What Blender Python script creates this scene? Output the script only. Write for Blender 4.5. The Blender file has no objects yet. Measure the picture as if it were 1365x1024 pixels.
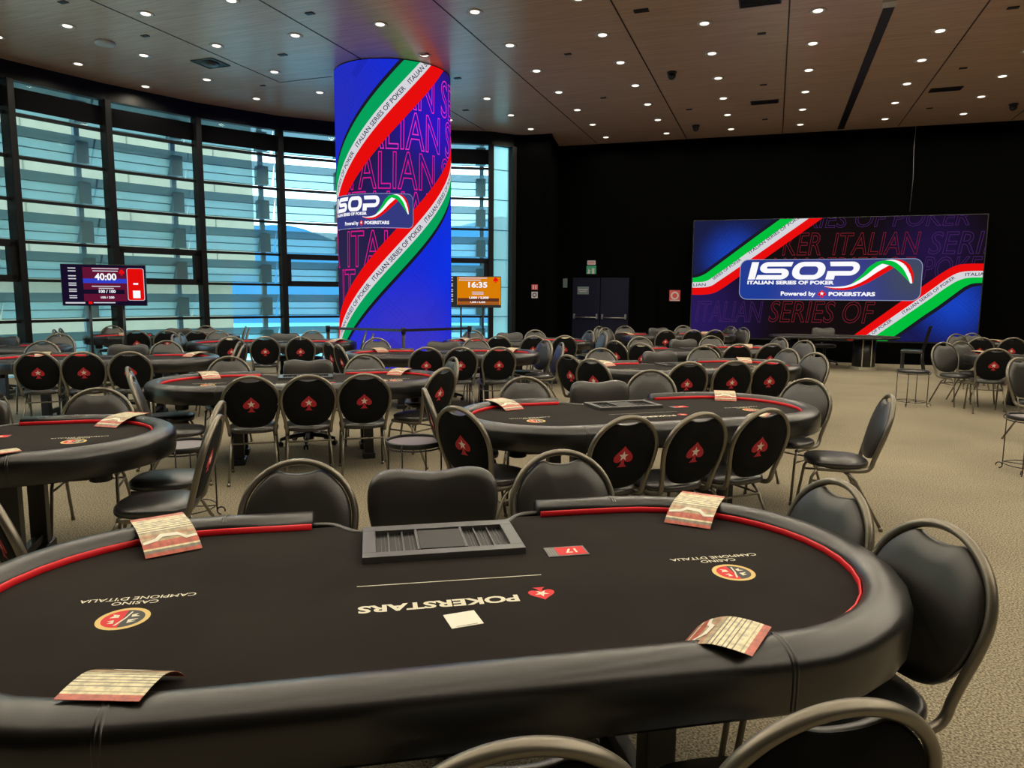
import bpy, bmesh, math, random
from mathutils import Vector, Matrix
random.seed(7)
S = bpy.context.scene
COL = S.collection
PI = math.pi
S.view_settings.view_transform = 'Standard'
S.view_settings.look = 'None'
S.view_settings.exposure = 0.0
S.view_settings.gamma = 1.0
S.view_settings.use_curve_mapping = False

# ------------------------------------------------------------------ colours and materials
def lin(c):
    c = c / 255.0
    return c / 12.92 if c <= .04045 else ((c + .055) / 1.055) ** 2.4
def C(r, g, b): return (lin(r), lin(g), lin(b), 1.0)
M = {}
def mat(name, base, rough=.5, metal=0., spec=.5, bump=None, vary=None, sheen=0., coat=0.):
    m = bpy.data.materials.new(name); m.use_nodes = True
    nt = m.node_tree; p = nt.nodes['Principled BSDF']
    p.inputs['Base Color'].default_value = base
    p.inputs['Roughness'].default_value = rough
    p.inputs['Metallic'].default_value = metal
    p.inputs['Specular IOR Level'].default_value = spec
    if sheen: p.inputs['Sheen Weight'].default_value = sheen
    if coat: p.inputs['Coat Weight'].default_value = coat
    tc = nt.nodes.new('ShaderNodeTexCoord')
    if bump:
        n = nt.nodes.new('ShaderNodeTexNoise'); n.inputs['Scale'].default_value = bump[0]; n.inputs['Detail'].default_value = 3
        nt.links.new(tc.outputs['Object'], n.inputs['Vector'])
        b = nt.nodes.new('ShaderNodeBump'); b.inputs['Strength'].default_value = bump[1]; b.inputs['Distance'].default_value = bump[2]
        nt.links.new(n.outputs['Fac'], b.inputs['Height']); nt.links.new(b.outputs['Normal'], p.inputs['Normal'])
    if vary:
        n = nt.nodes.new('ShaderNodeTexNoise'); n.inputs['Scale'].default_value = vary[0]; n.inputs['Detail'].default_value = 4
        nt.links.new(tc.outputs['Object'], n.inputs['Vector'])
        r = nt.nodes.new('ShaderNodeValToRGB'); r.color_ramp.elements[0].position = .35; r.color_ramp.elements[1].position = .65
        r.color_ramp.elements[0].color = base; r.color_ramp.elements[1].color = vary[1]
        nt.links.new(n.outputs['Fac'], r.inputs['Fac']); nt.links.new(r.outputs['Color'], p.inputs['Base Color'])
    M[name] = m; return m
def emis(name, col, strength=1.0):
    m = bpy.data.materials.new(name); m.use_nodes = True; nt = m.node_tree
    nt.nodes.remove(nt.nodes['Principled BSDF'])
    e = nt.nodes.new('ShaderNodeEmission'); e.inputs['Color'].default_value = col; e.inputs['Strength'].default_value = strength
    nt.links.new(e.outputs['Emission'], nt.nodes['Material Output'].inputs['Surface'])
    M[name] = m; return m
def emis_blobs(name, base, blobs, lines=None, strength=1.0):
    """lit display picture: base colour plus soft colour fields placed in the picture's own (u, v) metres"""
    m = emis(name, base, strength); nt = m.node_tree; e = [n for n in nt.nodes if n.type == 'EMISSION'][0]
    uv = nt.nodes.new('ShaderNodeUVMap'); uv.uv_map = 'UVMap'
    cur = None
    for (bx, by, r, col) in blobs:
        d = nt.nodes.new('ShaderNodeVectorMath'); d.operation = 'DISTANCE'; d.inputs[1].default_value = (bx, by, 0)
        nt.links.new(uv.outputs['UV'], d.inputs[0])
        mr = nt.nodes.new('ShaderNodeMapRange'); mr.interpolation_type = 'SMOOTHSTEP'
        mr.inputs['From Min'].default_value = 0; mr.inputs['From Max'].default_value = r
        mr.inputs['To Min'].default_value = 1; mr.inputs['To Max'].default_value = 0
        nt.links.new(d.outputs['Value'], mr.inputs['Value'])
        mx = nt.nodes.new('ShaderNodeMix'); mx.data_type = 'RGBA'
        nt.links.new(mr.outputs['Result'], mx.inputs['Factor'])
        if cur is None: mx.inputs['A'].default_value = base
        else: nt.links.new(cur, mx.inputs['A'])
        mx.inputs['B'].default_value = col
        cur = mx.outputs['Result']
    if lines:
        w = nt.nodes.new('ShaderNodeTexVoronoi'); w.feature = 'F1'; w.distance = 'CHEBYCHEV'
        w.inputs['Scale'].default_value = lines[0]
        mp = nt.nodes.new('ShaderNodeMapping'); mp.inputs['Rotation'].default_value = (0, 0, math.radians(42))
        nt.links.new(uv.outputs['UV'], mp.inputs['Vector']); nt.links.new(mp.outputs['Vector'], w.inputs['Vector'])
        k1 = nt.nodes.new('ShaderNodeMath'); k1.operation = 'MULTIPLY'; k1.inputs[1].default_value = 9.0; nt.links.new(w.outputs['Distance'], k1.inputs[0])
        k2_ = nt.nodes.new('ShaderNodeMath'); k2_.operation = 'PINGPONG'; k2_.inputs[1].default_value = .5; nt.links.new(k1.outputs[0], k2_.inputs[0])
        cr = nt.nodes.new('ShaderNodeValToRGB'); cr.color_ramp.elements[0].position = .0; cr.color_ramp.elements[1].position = lines[1]
        cr.color_ramp.elements[0].color = (lines[2],) * 3 + (1,); cr.color_ramp.elements[1].color = (1, 1, 1, 1)
        nt.links.new(k2_.outputs[0], cr.inputs['Fac'])
        mu = nt.nodes.new('ShaderNodeMix'); mu.data_type = 'RGBA'; mu.blend_type = 'MULTIPLY'; mu.inputs['Factor'].default_value = 1
        if cur: nt.links.new(cur, mu.inputs['A'])
        else: mu.inputs['A'].default_value = base
        nt.links.new(cr.outputs['Color'], mu.inputs['B']); cur = mu.outputs['Result']
    if cur: nt.links.new(cur, e.inputs['Color'])
    return m

mat('vinyl', (.018, .017, .014, 1), .38, spec=.8, bump=(260, .12, .002))
mat('vinyl_seat', (.016, .016, .017, 1), .30, spec=.85, bump=(220, .12, .002))
mat('rail_vinyl', (.004, .0037, .0033, 1), .31, spec=.75, bump=(300, .10, .002))
mat('back_cloth', (.006, .006, .006, 1), .95, spec=.15)
mat('frame_metal', (.22, .20, .16, 1), .36, metal=.8, bump=(400, .15, .001))
mat('felt', (.013, .0102, .009, 1), .95, spec=.08, vary=(3.5, (.0185, .015, .0125, 1)), sheen=.05)
mat('dark_plastic', (.045, .045, .045, 1), .34, spec=.7)
mat('black_plastic', (.010, .010, .010, 1), .35)
mat('slot_black', (.006, .006, .006, 1), .5)
mat('black_metal', (.012, .012, .013, 1), .4, spec=.5)
mat('red_trim', (.75, .012, .022, 1), .45)
mat('print_white', (.72, .69, .55, 1), .8)
mat('print_red', (.65, .015, .02, 1), .7)
mat('print_gold', (.70, .50, .16, 1), .6)
mat('emblem_red', (.42, .015, .025, 1), .8)
mat('emblem_star', (.75, .64, .55, 1), .8)
mat('card_white', (.80, .78, .66, 1), .5)
mat('card_ink', (.25, .24, .22, 1), .7)
mat('wall_black', (.0012, .0013, .0013, 1), 1, spec=.03)
mat('door_black', (.003, .004, .016, 1), .5, spec=.2)
mat('steel', (.35, .35, .34, 1), .35, metal=.9)
mat('mullion', (.004, .0045, .0045, 1), .5, spec=.2)
mat('blind', (.003, .003, .004, 1), .9, spec=.1)
mat('sign_red', (.55, .08, .07, 1), .6); mat('sign_white', (.55, .5, .5, 1), .6); mat('sign_green', (.03, .30, .16, 1), .6)
mat('sign_grey', (.12, .17, .18, 1), .6)
mat('tray_grey', (.20, .18, .20, 1), .4, spec=.5)
mat('concrete', (.27, .245, .165, 1), .9, vary=(1.3, (.235, .215, .145, 1)))
mat('concrete_joint', (.16, .15, .11, 1), .9)
mat('window_dark', (.10, .13, .13, 1), .3)
mat('louver_arm', (.22, .29, .31, 1), .5, metal=.3)
mat('hill', (.030, .115, .19, 1), 1, spec=0, vary=(.01, (.037, .13, .21, 1)))
mat('lake', (.09, .36, .38, 1), .6, spec=.3)
mat('terrace', (.42, .46, .40, 1), .9)
mat('light_trim', (.55, .52, .48, 1), .4)
mat('stage_gold', (.5, .46, .34, 1), .35, metal=.6)
emis('lamp_glow', (1, .90, .74, 1), 1.9)

# leaflet: cream sheet crossed by red, dark and cream stripes
def leaflet_mat():
    m = mat('leaflet', (.7, .6, .4, 1), .38, spec=.6); nt = m.node_tree; p = nt.nodes['Principled BSDF']
    uv = nt.nodes.new('ShaderNodeUVMap'); uv.uv_map = 'UVMap'
    sep = nt.nodes.new('ShaderNodeSeparateXYZ'); nt.links.new(uv.outputs['UV'], sep.inputs[0])
    nz = nt.nodes.new('ShaderNodeTexNoise'); nz.inputs['Scale'].default_value = 9
    nt.links.new(uv.outputs['UV'], nz.inputs['Vector'])
    r = nt.nodes.new('ShaderNodeValToRGB'); r.color_ramp.interpolation = 'CONSTANT'
    red = (.50, .10, .06, 1); cream = (.72, .64, .40, 1); dk = (.10, .09, .06, 1); tan = (.45, .36, .20, 1); gr = (.22, .20, .15, 1)
    seq = [(0, red), (.045, gr), (.085, cream), (.11, red), (.22, tan), (.30, (.42, .22, .13, 1)), (.36, tan), (.42, gr), (.445, cream), (.48, dk), (.50, cream), (.545, dk), (.56, cream), (.61, gr), (.63, cream), (.67, dk), (.685, cream), (.74, gr), (.76, cream), (.84, tan), (.86, cream), (.90, red)]
    el = r.color_ramp.elements
    while len(el) > 1: el.remove(el[0])
    el[0].position = 0; el[0].color = seq[0][1]
    for pos, c in seq[1:]:
        x = el.new(pos); x.color = c
    nt.links.new(sep.outputs['Y'], r.inputs['Fac'])
    mx = nt.nodes.new('ShaderNodeMix'); mx.data_type = 'RGBA'; mx.blend_type = 'MULTIPLY'
    mr = nt.nodes.new('ShaderNodeMapRange'); mr.inputs['From Min'].default_value = .35; mr.inputs['From Max'].default_value = .6; mr.inputs['To Min'].default_value = .7; mr.inputs['To Max'].default_value = 1.1
    nt.links.new(nz.outputs['Fac'], mr.inputs['Value'])
    mx.inputs['Factor'].default_value = 1
    nt.links.new(r.outputs['Color'], mx.inputs['A']); nt.links.new(mr.outputs['Result'], mx.inputs['B'])
    nt.links.new(mx.outputs['Result'], p.inputs['Base Color'])
leaflet_mat()
for k_ in ('rail_vinyl', 'vinyl', 'vinyl_seat'): M[k_].node_tree.nodes['Principled BSDF'].inputs['IOR'].default_value = 1.52

def carpet_mat():
    m = mat('carpet', (.3, .25, .17, 1), .95, spec=.1); nt = m.node_tree; p = nt.nodes['Principled BSDF']
    tc = nt.nodes.new('ShaderNodeTexCoord')
    a = nt.nodes.new('ShaderNodeTexNoise'); a.inputs['Scale'].default_value = 105; a.inputs['Detail'].default_value = 3
    b = nt.nodes.new('ShaderNodeTexNoise'); b.inputs['Scale'].default_value = .7; b.inputs['Detail'].default_value = 4
    for n in (a, b): nt.links.new(tc.outputs['Object'], n.inputs['Vector'])
    r = nt.nodes.new('ShaderNodeValToRGB'); r.color_ramp.elements[0].position = .36; r.color_ramp.elements[1].position = .66
    r.color_ramp.elements[0].color = (.11, .094, .066, 1); r.color_ramp.elements[1].color = (.455, .40, .285, 1)
    nt.links.new(a.outputs['Fac'], r.inputs['Fac'])
    mr = nt.nodes.new('ShaderNodeMapRange'); mr.inputs['From Min'].default_value = .3; mr.inputs['From Max'].default_value = .7; mr.inputs['To Min'].default_value = .84; mr.inputs['To Max'].default_value = 1.12
    nt.links.new(b.outputs['Fac'], mr.inputs['Value'])
    mx = nt.nodes.new('ShaderNodeMix'); mx.data_type = 'RGBA'; mx.blend_type = 'MULTIPLY'; mx.inputs['Factor'].default_value = 1
    nt.links.new(r.outputs['Color'], mx.inputs['A']); nt.links.new(mr.outputs['Result'], mx.inputs['B'])
    nt.links.new(mx.outputs['Result'], p.inputs['Base Color'])
    bp = nt.nodes.new('ShaderNodeBump'); bp.inputs['Strength'].default_value = .35; bp.inputs['Distance'].default_value = .003
    nt.links.new(a.outputs['Fac'], bp.inputs['Height']); nt.links.new(bp.outputs['Normal'], p.inputs['Normal'])
carpet_mat()

def ceiling_mat():
    m = mat('ceiling_wood', (.2, .1, .06, 1), .28, spec=.5); nt = m.node_tree; p = nt.nodes['Principled BSDF']
    tc = nt.nodes.new('ShaderNodeTexCoord')
    mp = nt.nodes.new('ShaderNodeMapping'); mp.inputs['Scale'].default_value = (.9, 14, 1)
    nt.links.new(tc.outputs['Object'], mp.inputs['Vector'])
    n = nt.nodes.new('ShaderNodeTexNoise'); n.inputs['Scale'].default_value = 1.6; n.inputs['Detail'].default_value = 5
    nt.links.new(mp.outputs['Vector'], n.inputs['Vector'])
    r = nt.nodes.new('ShaderNodeValToRGB'); r.color_ramp.elements[0].position = .3; r.color_ramp.elements[1].position = .7
    r.color_ramp.elements[0].color = (.54, .35, .24, 1); r.color_ramp.elements[1].color = (.72, .51, .37, 1)
    nt.links.new(n.outputs['Fac'], r.inputs['Fac'])
    # fine grooves across each board
    w = nt.nodes.new('ShaderNodeTexWave'); w.bands_direction = 'Y'; w.inputs['Scale'].default_value = 9.0
    nt.links.new(tc.outputs['Object'], w.inputs['Vector'])
    mr = nt.nodes.new('ShaderNodeMapRange'); mr.inputs['To Min'].default_value = .72; mr.inputs['To Max'].default_value = 1.05
    nt.links.new(w.outputs['Fac'], mr.inputs['Value'])
    mx = nt.nodes.new('ShaderNodeMix'); mx.data_type = 'RGBA'; mx.blend_type = 'MULTIPLY'; mx.inputs['Factor'].default_value = 1
    nt.links.new(r.outputs['Color'], mx.inputs['A']); nt.links.new(mr.outputs['Result'], mx.inputs['B'])
    nt.links.new(mx.outputs['Result'], p.inputs['Base Color'])
ceiling_mat()

def glassy(name, tint, refl, alpha_rough=0.05, diff=None, transp=1.0):
    m = bpy.data.materials.new(name); m.use_nodes = True; nt = m.node_tree; nt.nodes.remove(nt.nodes['Principled BSDF'])
    t = nt.nodes.new('ShaderNodeBsdfTransparent'); t.inputs['Color'].default_value = tint
    g = nt.nodes.new('ShaderNodeBsdfGlossy'); g.inputs['Roughness'].default_value = alpha_rough; g.inputs['Color'].default_value = (1, 1, 1, 1)
    base = t.outputs[0]
    if diff:
        d = nt.nodes.new('ShaderNodeBsdfDiffuse'); d.inputs['Color'].default_value = diff
        tl = nt.nodes.new('ShaderNodeBsdfTranslucent'); tl.inputs['Color'].default_value = diff
        a0 = nt.nodes.new('ShaderNodeMixShader'); a0.inputs[0].default_value = .5
        nt.links.new(d.outputs[0], a0.inputs[1]); nt.links.new(tl.outputs[0], a0.inputs[2])
        a = nt.nodes.new('ShaderNodeMixShader'); a.inputs[0].default_value = transp
        nt.links.new(a0.outputs[0], a.inputs[1]); nt.links.new(t.outputs[0], a.inputs[2]); base = a.outputs[0]
    mx = nt.nodes.new('ShaderNodeMixShader')
    if refl:
        lw = nt.nodes.new('ShaderNodeFresnel'); lw.inputs['IOR'].default_value = refl
        nt.links.new(lw.outputs[0], mx.inputs[0])
    else: mx.inputs[0].default_value = 0
    nt.links.new(base, mx.inputs[1]); nt.links.new(g.outputs[0], mx.inputs[2])
    nt.links.new(mx.outputs[0], nt.nodes['Material Output'].inputs['Surface']); M[name] = m
glassy('pane_glass', (.88, .985, .985, 1), 1.2)
glassy('louver_glass', (.80, .95, .97, 1), 1.2, .2, diff=(.62, .82, .86, 1), transp=.50)
glassy('louver_top', (.62, .74, .77, 1), 1.2, .2, diff=(.32, .42, .45, 1), transp=.40)
glassy('frosted_glass', (.6, .9, .88, 1), 1.2, .3, diff=(.62, .86, .84, 1), transp=.35)

# ------------------------------------------------------------------ mesh helpers
class MB:
    def __init__(s): s.v = []; s.f = []; s.m = []; s.s = []
    def add(s, vs, fs, mi=0, smooth=False):
        o = len(s.v); s.v += [tuple(v) for v in vs]
        for f in fs: s.f.append(tuple(i + o for i in f)); s.m.append(mi); s.s.append(smooth)
        return s
    def box(s, c, d, rz=0, mi=0, rot=None):
        hx, hy, hz = d[0] / 2, d[1] / 2, d[2] / 2
        R = rot if rot is not None else Matrix.Rotation(rz, 3, 'Z')
        vs = [Vector(c) + R @ Vector((x * hx, y * hy, z * hz)) for x in (-1, 1) for y in (-1, 1) for z in (-1, 1)]
        return s.add(vs, [(0, 1, 3, 2), (4, 6, 7, 5), (0, 4, 5, 1), (2, 3, 7, 6), (0, 2, 6, 4), (1, 5, 7, 3)], mi)
    def rbox(s, c, d, b=.01, rz=0, mi=0):
        """box with bevelled edges"""
        bm = bmesh.new(); bmesh.ops.create_cube(bm, size=1)
        for v in bm.verts: v.co = Vector((v.co.x * d[0], v.co.y * d[1], v.co.z * d[2]))
        bmesh.ops.bevel(bm, geom=bm.edges[:], offset=b, segments=2, affect='EDGES', profile=.6)
        R = Matrix.Rotation(rz, 3, 'Z'); bm.verts.index_update()
        vs = [Vector(c) + R @ v.co for v in bm.verts]; fs = [[v.index for v in f.verts] for f in bm.faces]; bm.free()
        return s.add(vs, fs, mi, False)
    def tube(s, path, r, n=8, cyc=False, mi=0, caps=True, ry=None, up=Vector((0, 0, 1))):
        P = [Vector(p) for p in path]; k = len(P); rings = []; prev = None
        for i in range(k):
            if cyc: t = P[(i + 1) % k] - P[(i - 1) % k]
            else: t = P[min(i + 1, k - 1)] - P[max(i - 1, 0)]
            t.normalize()
            if prev is None:
                a = up if abs(t.dot(up)) < .95 else Vector((0, 1, 0))
                prev = (a - t * a.dot(t)).normalized()
            else:
                prev = prev - t * prev.dot(t)
                if prev.length < 1e-6: prev = t.orthogonal()
                prev.normalize()
            b = t.cross(prev)
            ra = r[i] if isinstance(r, (list, tuple)) else r; rb = ry if ry else ra
            rings.append([P[i] + prev * math.cos(2 * PI * j / n) * ra + b * math.sin(2 * PI * j / n) * rb for j in range(n)])
        vs = [v for R_ in rings for v in R_]; fs = []
        for i in range(k if cyc else k - 1):
            i2 = (i + 1) % k
            for j in range(n):
                j2 = (j + 1) % n; fs.append((i * n + j, i * n + j2, i2 * n + j2, i2 * n + j))
        s.add(vs, fs, mi, True)
        if caps and not cyc:
            o = len(s.v) - len(vs)
            s.f.append(tuple(o + j for j in range(n))[::-1]); s.m.append(mi); s.s.append(False)
            s.f.append(tuple(o + (k - 1) * n + j for j in range(n))); s.m.append(mi); s.s.append(False)
        return s
    def prism(s, poly, z0, z1, mi=0, mtop=None, smooth=False):
        n = len(poly); vs = [(x, y, z0) for x, y in poly] + [(x, y, z1) for x, y in poly]
        s.add(vs, [tuple(range(n))[::-1]], mi); o = len(s.v) - 2 * n
        s.f.append(tuple(o + n + i for i in range(n))); s.m.append(mi if mtop is None else mtop); s.s.append(False)
        for i in range(n):
            j = (i + 1) % n; s.f.append((o + i, o + j, o + n + j, o + n + i)); s.m.append(mi); s.s.append(smooth)
        return s
    def lathe(s, prof, n=20, c=(0, 0, 0), mi=0, smooth=True):
        vs = []; fs = []
        for r, z in prof:
            for j in range(n):
                a = 2 * PI * j / n; vs.append((c[0] + r * math.cos(a), c[1] + r * math.sin(a), c[2] + z))
        for i in range(len(prof) - 1):
            for j in range(n):
                j2 = (j + 1) % n; fs.append((i * n + j, i * n + j2, (i + 1) * n + j2, (i + 1) * n + j))
        s.add(vs, fs, mi, smooth); o = len(s.v) - len(vs)
        s.f.append(tuple(o + j for j in range(n))[::-1]); s.m.append(mi); s.s.append(False)
        s.f.append(tuple(o + (len(prof) - 1) * n + j for j in range(n))); s.m.append(mi); s.s.append(False)
        return s
    def stack(s, rings, mi=0, smooth=True, cap0=True, cap1=True, cyc=True):
        n = len(rings[0]); vs = [v for r in rings for v in r]; fs = []
        for i in range(len(rings) - 1):
            for j in range(n if cyc else n - 1):
                j2 = (j + 1) % n; fs.append((i * n + j, i * n + j2, (i + 1) * n + j2, (i + 1) * n + j))
        if cap0: fs.append(tuple(range(n))[::-1])
        if cap1: fs.append(tuple((len(rings) - 1) * n + j for j in range(n)))
        return s.add(vs, fs, mi, smooth)
    def build(s, name, mats, parent=None, loc=None, rz=0, fix=True):
        me = bpy.data.meshes.new(name); me.from_pydata(s.v, [], s.f)
        if not isinstance(mats, (list, tuple)): mats = [mats]
        for m in mats: me.materials.append(M[m])
        me.polygons.foreach_set('material_index', s.m); me.polygons.foreach_set('use_smooth', s.s)
        if fix:
            bm = bmesh.new(); bm.from_mesh(me); bmesh.ops.recalc_face_normals(bm, faces=bm.faces[:]); bm.to_mesh(me); bm.free()
        me.update()
        o = bpy.data.objects.new(name, me); COL.objects.link(o)
        if parent: o.parent = parent
        if loc is not None: o.location = loc
        if rz: o.rotation_euler = (0, 0, rz)
        return o
def empty(name, loc=(0, 0, 0), rz=0):
    o = bpy.data.objects.new(name, None); COL.objects.link(o); o.location = loc; o.rotation_euler = (0, 0, rz); o.empty_display_size = .1
    return o
def tag(o, label, cat, group=None, kind=None):
    o['label'] = label; o['category'] = cat
    if group: o['group'] = group
    if kind: o['kind'] = kind
    return o
def struct(o): o['kind'] = 'structure'; return o
def copy_tree(o, parent=None):
    c = o.copy(); COL.objects.link(c)
    if parent: c.parent = parent
    for ch in list(o.children): copy_tree(ch, c)
    return c
def crom(pts, k=6, cyc=False):
    P = [Vector(p) for p in pts]; n = len(P); out = []
    for i in range(n if cyc else n - 1):
        p0 = P[(i - 1) % n] if cyc or i > 0 else P[0]; p1 = P[i]; p2 = P[(i + 1) % n]
        p3 = P[(i + 2) % n] if cyc or i + 2 < n else P[-1]
        for t in range(k):
            t /= k
            out.append(.5 * ((2 * p1) + (p2 - p0) * t + (2 * p0 - 5 * p1 + 4 * p2 - p3) * t * t + (3 * p1 - p0 - 3 * p2 + p3) * t ** 3))
    if not cyc: out.append(P[-1])
    return out

# text as flat polygons, normalised so that capitals are 1 high
_tc = {}
def text_poly(body, bold=0., shear=0., outline=0.):
    key = (body, bold, shear, outline)
    if key in _tc: return _tc[key]
    c = bpy.data.curves.new('t', 'FONT'); c.body = body; c.offset = bold; c.shear = shear; c.resolution_u = 3
    if outline: c.fill_mode = 'NONE'; c.bevel_depth = outline; c.bevel_resolution = 0
    else: c.fill_mode = 'FRONT'
    o = bpy.data.objects.new('t', c); COL.objects.link(o)
    me = bpy.data.meshes.new_from_object(o.evaluated_get(bpy.context.evaluated_depsgraph_get()))
    vs = [(v.co.x, v.co.y) for v in me.vertices]; fs = [tuple(p.vertices) for p in me.polygons]
    bpy.data.objects.remove(o); bpy.data.curves.remove(c); bpy.data.meshes.remove(me)
    x0 = min(v[0] for v in vs); x1 = max(v[0] for v in vs); H = .69
    vs = [((x - x0) / H, y / H) for x, y in vs]
    _tc[key] = (vs, fs, (x1 - x0) / H); return _tc[key]

def spade_pts(w=1., h=1.):
    """spade outline, tip up, centred; unit size"""
    half = [(0, .50), (.05, .44), (.16, .33), (.30, .21), (.42, .09), (.485, -.04), (.48, -.16), (.41, -.25), (.30, -.285), (.18, -.26), (.07, -.20), (.09, -.33), (.16, -.44), (.24, -.50)]
    pts = half + [(-x, y) for x, y in reversed(half[1:])]
    return [(x * w, y * h) for x, y in pts]
def star_pts(r, cx=0, cy=0):
    return [(cx + math.sin(2 * PI * i / 10) * (r if i % 2 == 0 else r * .40), cy + math.cos(2 * PI * i / 10) * (r if i % 2 == 0 else r * .40)) for i in range(10)]

class Art:
    """flat artwork: polygons in (u, v) metres with a material and a layer number"""
    def __init__(s): s.p = []; s.mats = []
    def mi(s, m):
        if m not in s.mats: s.mats.append(m)
        return s.mats.index(m)
    def poly(s, pts, m, layer): s.p.append((list(pts), [tuple(range(len(pts)))], s.mi(m), layer)); return s
    def quadstrip(s, a, b, m, layer):
        n = len(a); s.p.append((list(a) + list(b), [(i, i + 1, n + i + 1, n + i) for i in range(n - 1)], s.mi(m), layer))
    def text(s, body, x, y, h, w, m, layer, bold=0., shear=0., ang=0., outline=0., fn=None, align='L'):
        vs, fs, tw = text_poly(body, bold, shear, outline)
        sx = w / tw if w else h
        W = w if w else h * tw
        ox = -W / 2 if align == 'C' else 0
        ca, sa = math.cos(ang), math.sin(ang)
        q = []
        for a, b in vs:
            a = a * sx + ox; b = b * h
            q.append(fn(a, b) if fn else (x + a * ca - b * sa, y + a * sa + b * ca))
        s.p.append((q, fs, s.mi(m), layer)); return s
    def rect(s, x0, y0, x1, y1, m, layer, r=0.):
        if r:
            pts = []
            for cx, cy, a0 in ((x1 - r, y1 - r, 0), (x0 + r, y1 - r, 90), (x0 + r, y0 + r, 180), (x1 - r, y0 + r, 270)):
                for k in range(6): a = math.radians(a0 + 18 * k); pts.append((cx + r * math.cos(a), cy + r * math.sin(a)))
            return s.poly(pts, m, layer)
        return s.poly([(x0, y0), (x1, y0), (x1, y1), (x0, y1)], m, layer)
    def build(s, name, fn, parent=None, cuts=None, clip=None, loc=None, rz=0):
        """fn maps (u, v, layer) to a point; cuts: u step for slicing; clip: (u0, v0, u1, v1)"""
        bm = bmesh.new(); lay = bm.verts.layers.int.new('lay')
        for pts, fs, mi, layer in s.p:
            vv = []
            for x, y in pts:
                v = bm.verts.new((x, y, 0)); v[lay] = layer; vv.append(v)
            for f in fs:
                try: ff = bm.faces.new([vv[i] for i in f]); ff.material_index = mi
                except ValueError: pass
        def bis(co, no, clear=False):
            bmesh.ops.bisect_plane(bm, geom=bm.verts[:] + bm.edges[:] + bm.faces[:], dist=1e-6, plane_co=co, plane_no=no, clear_outer=clear)
        if clip:
            bis((clip[0], 0, 0), (-1, 0, 0), True); bis((clip[2], 0, 0), (1, 0, 0), True)
            bis((0, clip[1], 0), (0, -1, 0), True); bis((0, clip[3], 0), (0, 1, 0), True)
        # new verts made by slicing take their layer from a face neighbour
        fl = {}
        if cuts:
            u0 = min(v.co.x for v in bm.verts); u1 = max(v.co.x for v in bm.verts); u = u0 + cuts
            while u < u1: bis((u, 0, 0), (1, 0, 0)); u += cuts
        order = {}
        for i, (pts, fs, mi, layer) in enumerate(s.p): order.setdefault(mi, layer)
        uv = bm.loops.layers.uv.new('UVMap')
        for f in bm.faces:
            L = max(v[lay] for v in f.verts)
            for l in f.loops: l[uv].uv = (l.vert.co.x, l.vert.co.y)
            for v in f.verts: v[lay] = max(v[lay], L)
        for v in bm.verts:
            if v[lay] == 0 and v.link_faces:
                v[lay] = order[v.link_faces[0].material_index]
        for v in bm.verts: v.co = Vector(fn(v.co.x, v.co.y, v[lay]))
        me = bpy.data.meshes.new(name); bm.to_mesh(me); bm.free()
        for m in s.mats: me.materials.append(M[m])
        o = bpy.data.objects.new(name, me); COL.objects.link(o)
        if parent: o.parent = parent
        if loc is not None: o.location = loc
        if rz: o.rotation_euler = (0, 0, rz)
        return o

# ------------------------------------------------------------------ camera
cam = bpy.data.cameras.new('camera'); co = bpy.data.objects.new('camera', cam); COL.objects.link(co)
cam.sensor_fit = 'HORIZONTAL'; cam.sensor_width = 36; cam.lens = 36 * 947 / 1365; cam.clip_start = .02; cam.clip_end = 5000
R = Matrix(((0.93925379, -0.04937256, 0.33965375), (0.34314262, 0.1136072, -0.93238755), (0.00744725, 0.99229822, 0.12364782)))
co.matrix_world = Matrix.Translation((0, 0, 1.65)) @ R.to_4x4()
S.camera = co

# ------------------------------------------------------------------ room
CZ = 5.88
WIN = [(-11.2, .8), (-12.2, 2.4), (-12.95, 4.1), (-13.4, 5.95), (-13.6, 7.8), (-13.51, 9.65), (-13.08, 11.37), (-12.38, 13.11), (-11.38, 14.71), (-10.13, 15.98), (-8.7, 17.0), (-7.13, 17.84), (-6.72, 18.34)]
PR = [(-6.4, 18.45), (-5.69, 18.5), (-5.95, 20.1)]
WEND = (12.0, 20.955)
outline = WIN + PR + [WEND, (12.0, -4.0), (-10.2, -4.0)]
cxy = (-1, 9)
def grow(P, d):
    return [(x + d * (x - cxy[0]) / math.hypot(x - cxy[0], y - cxy[1]), y + d * (y - cxy[1]) / math.hypot(x - cxy[0], y - cxy[1])) for x, y in P]
o = struct(MB().prism(grow(outline, .25), -.2, 0).build('floor', 'carpet'))
o = struct(MB().prism(grow(outline, .25), CZ, CZ + .4).build('ceiling', 'ceiling_wood'))
# ceiling panel joints and the slot track
j = MB()
for x, y0, y1 in ((-9.56, 8.0, 12.4), (-7.22, 3, 17.6), (-4.83, 2, 20.0), (-2.41, 2, 20.2), (.01, 2, 20.3), (2.69, 2, 20.4), (5.1, 2, 20.5)):
    j.box((x, (y0 + y1) / 2, CZ - .002), (.022, y1 - y0, .006))
j.box((-8.95, 12.44, CZ - .002), (1.25, .022, .006))
struct(j.build('trim_1', 'slot_black'))
t = MB(); t.box((1.38, 16.2, CZ - .006), (.15, 8.1, .014)); struct(t.build('trim_2', 'slot_black'))
t = MB(); t.box((1.36, 12.05, CZ - .01), (.19, .22, .03)); struct(t.build('track_end_box', 'light_trim'))  # small box at the near end of the slot track, not a trim strip

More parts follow.
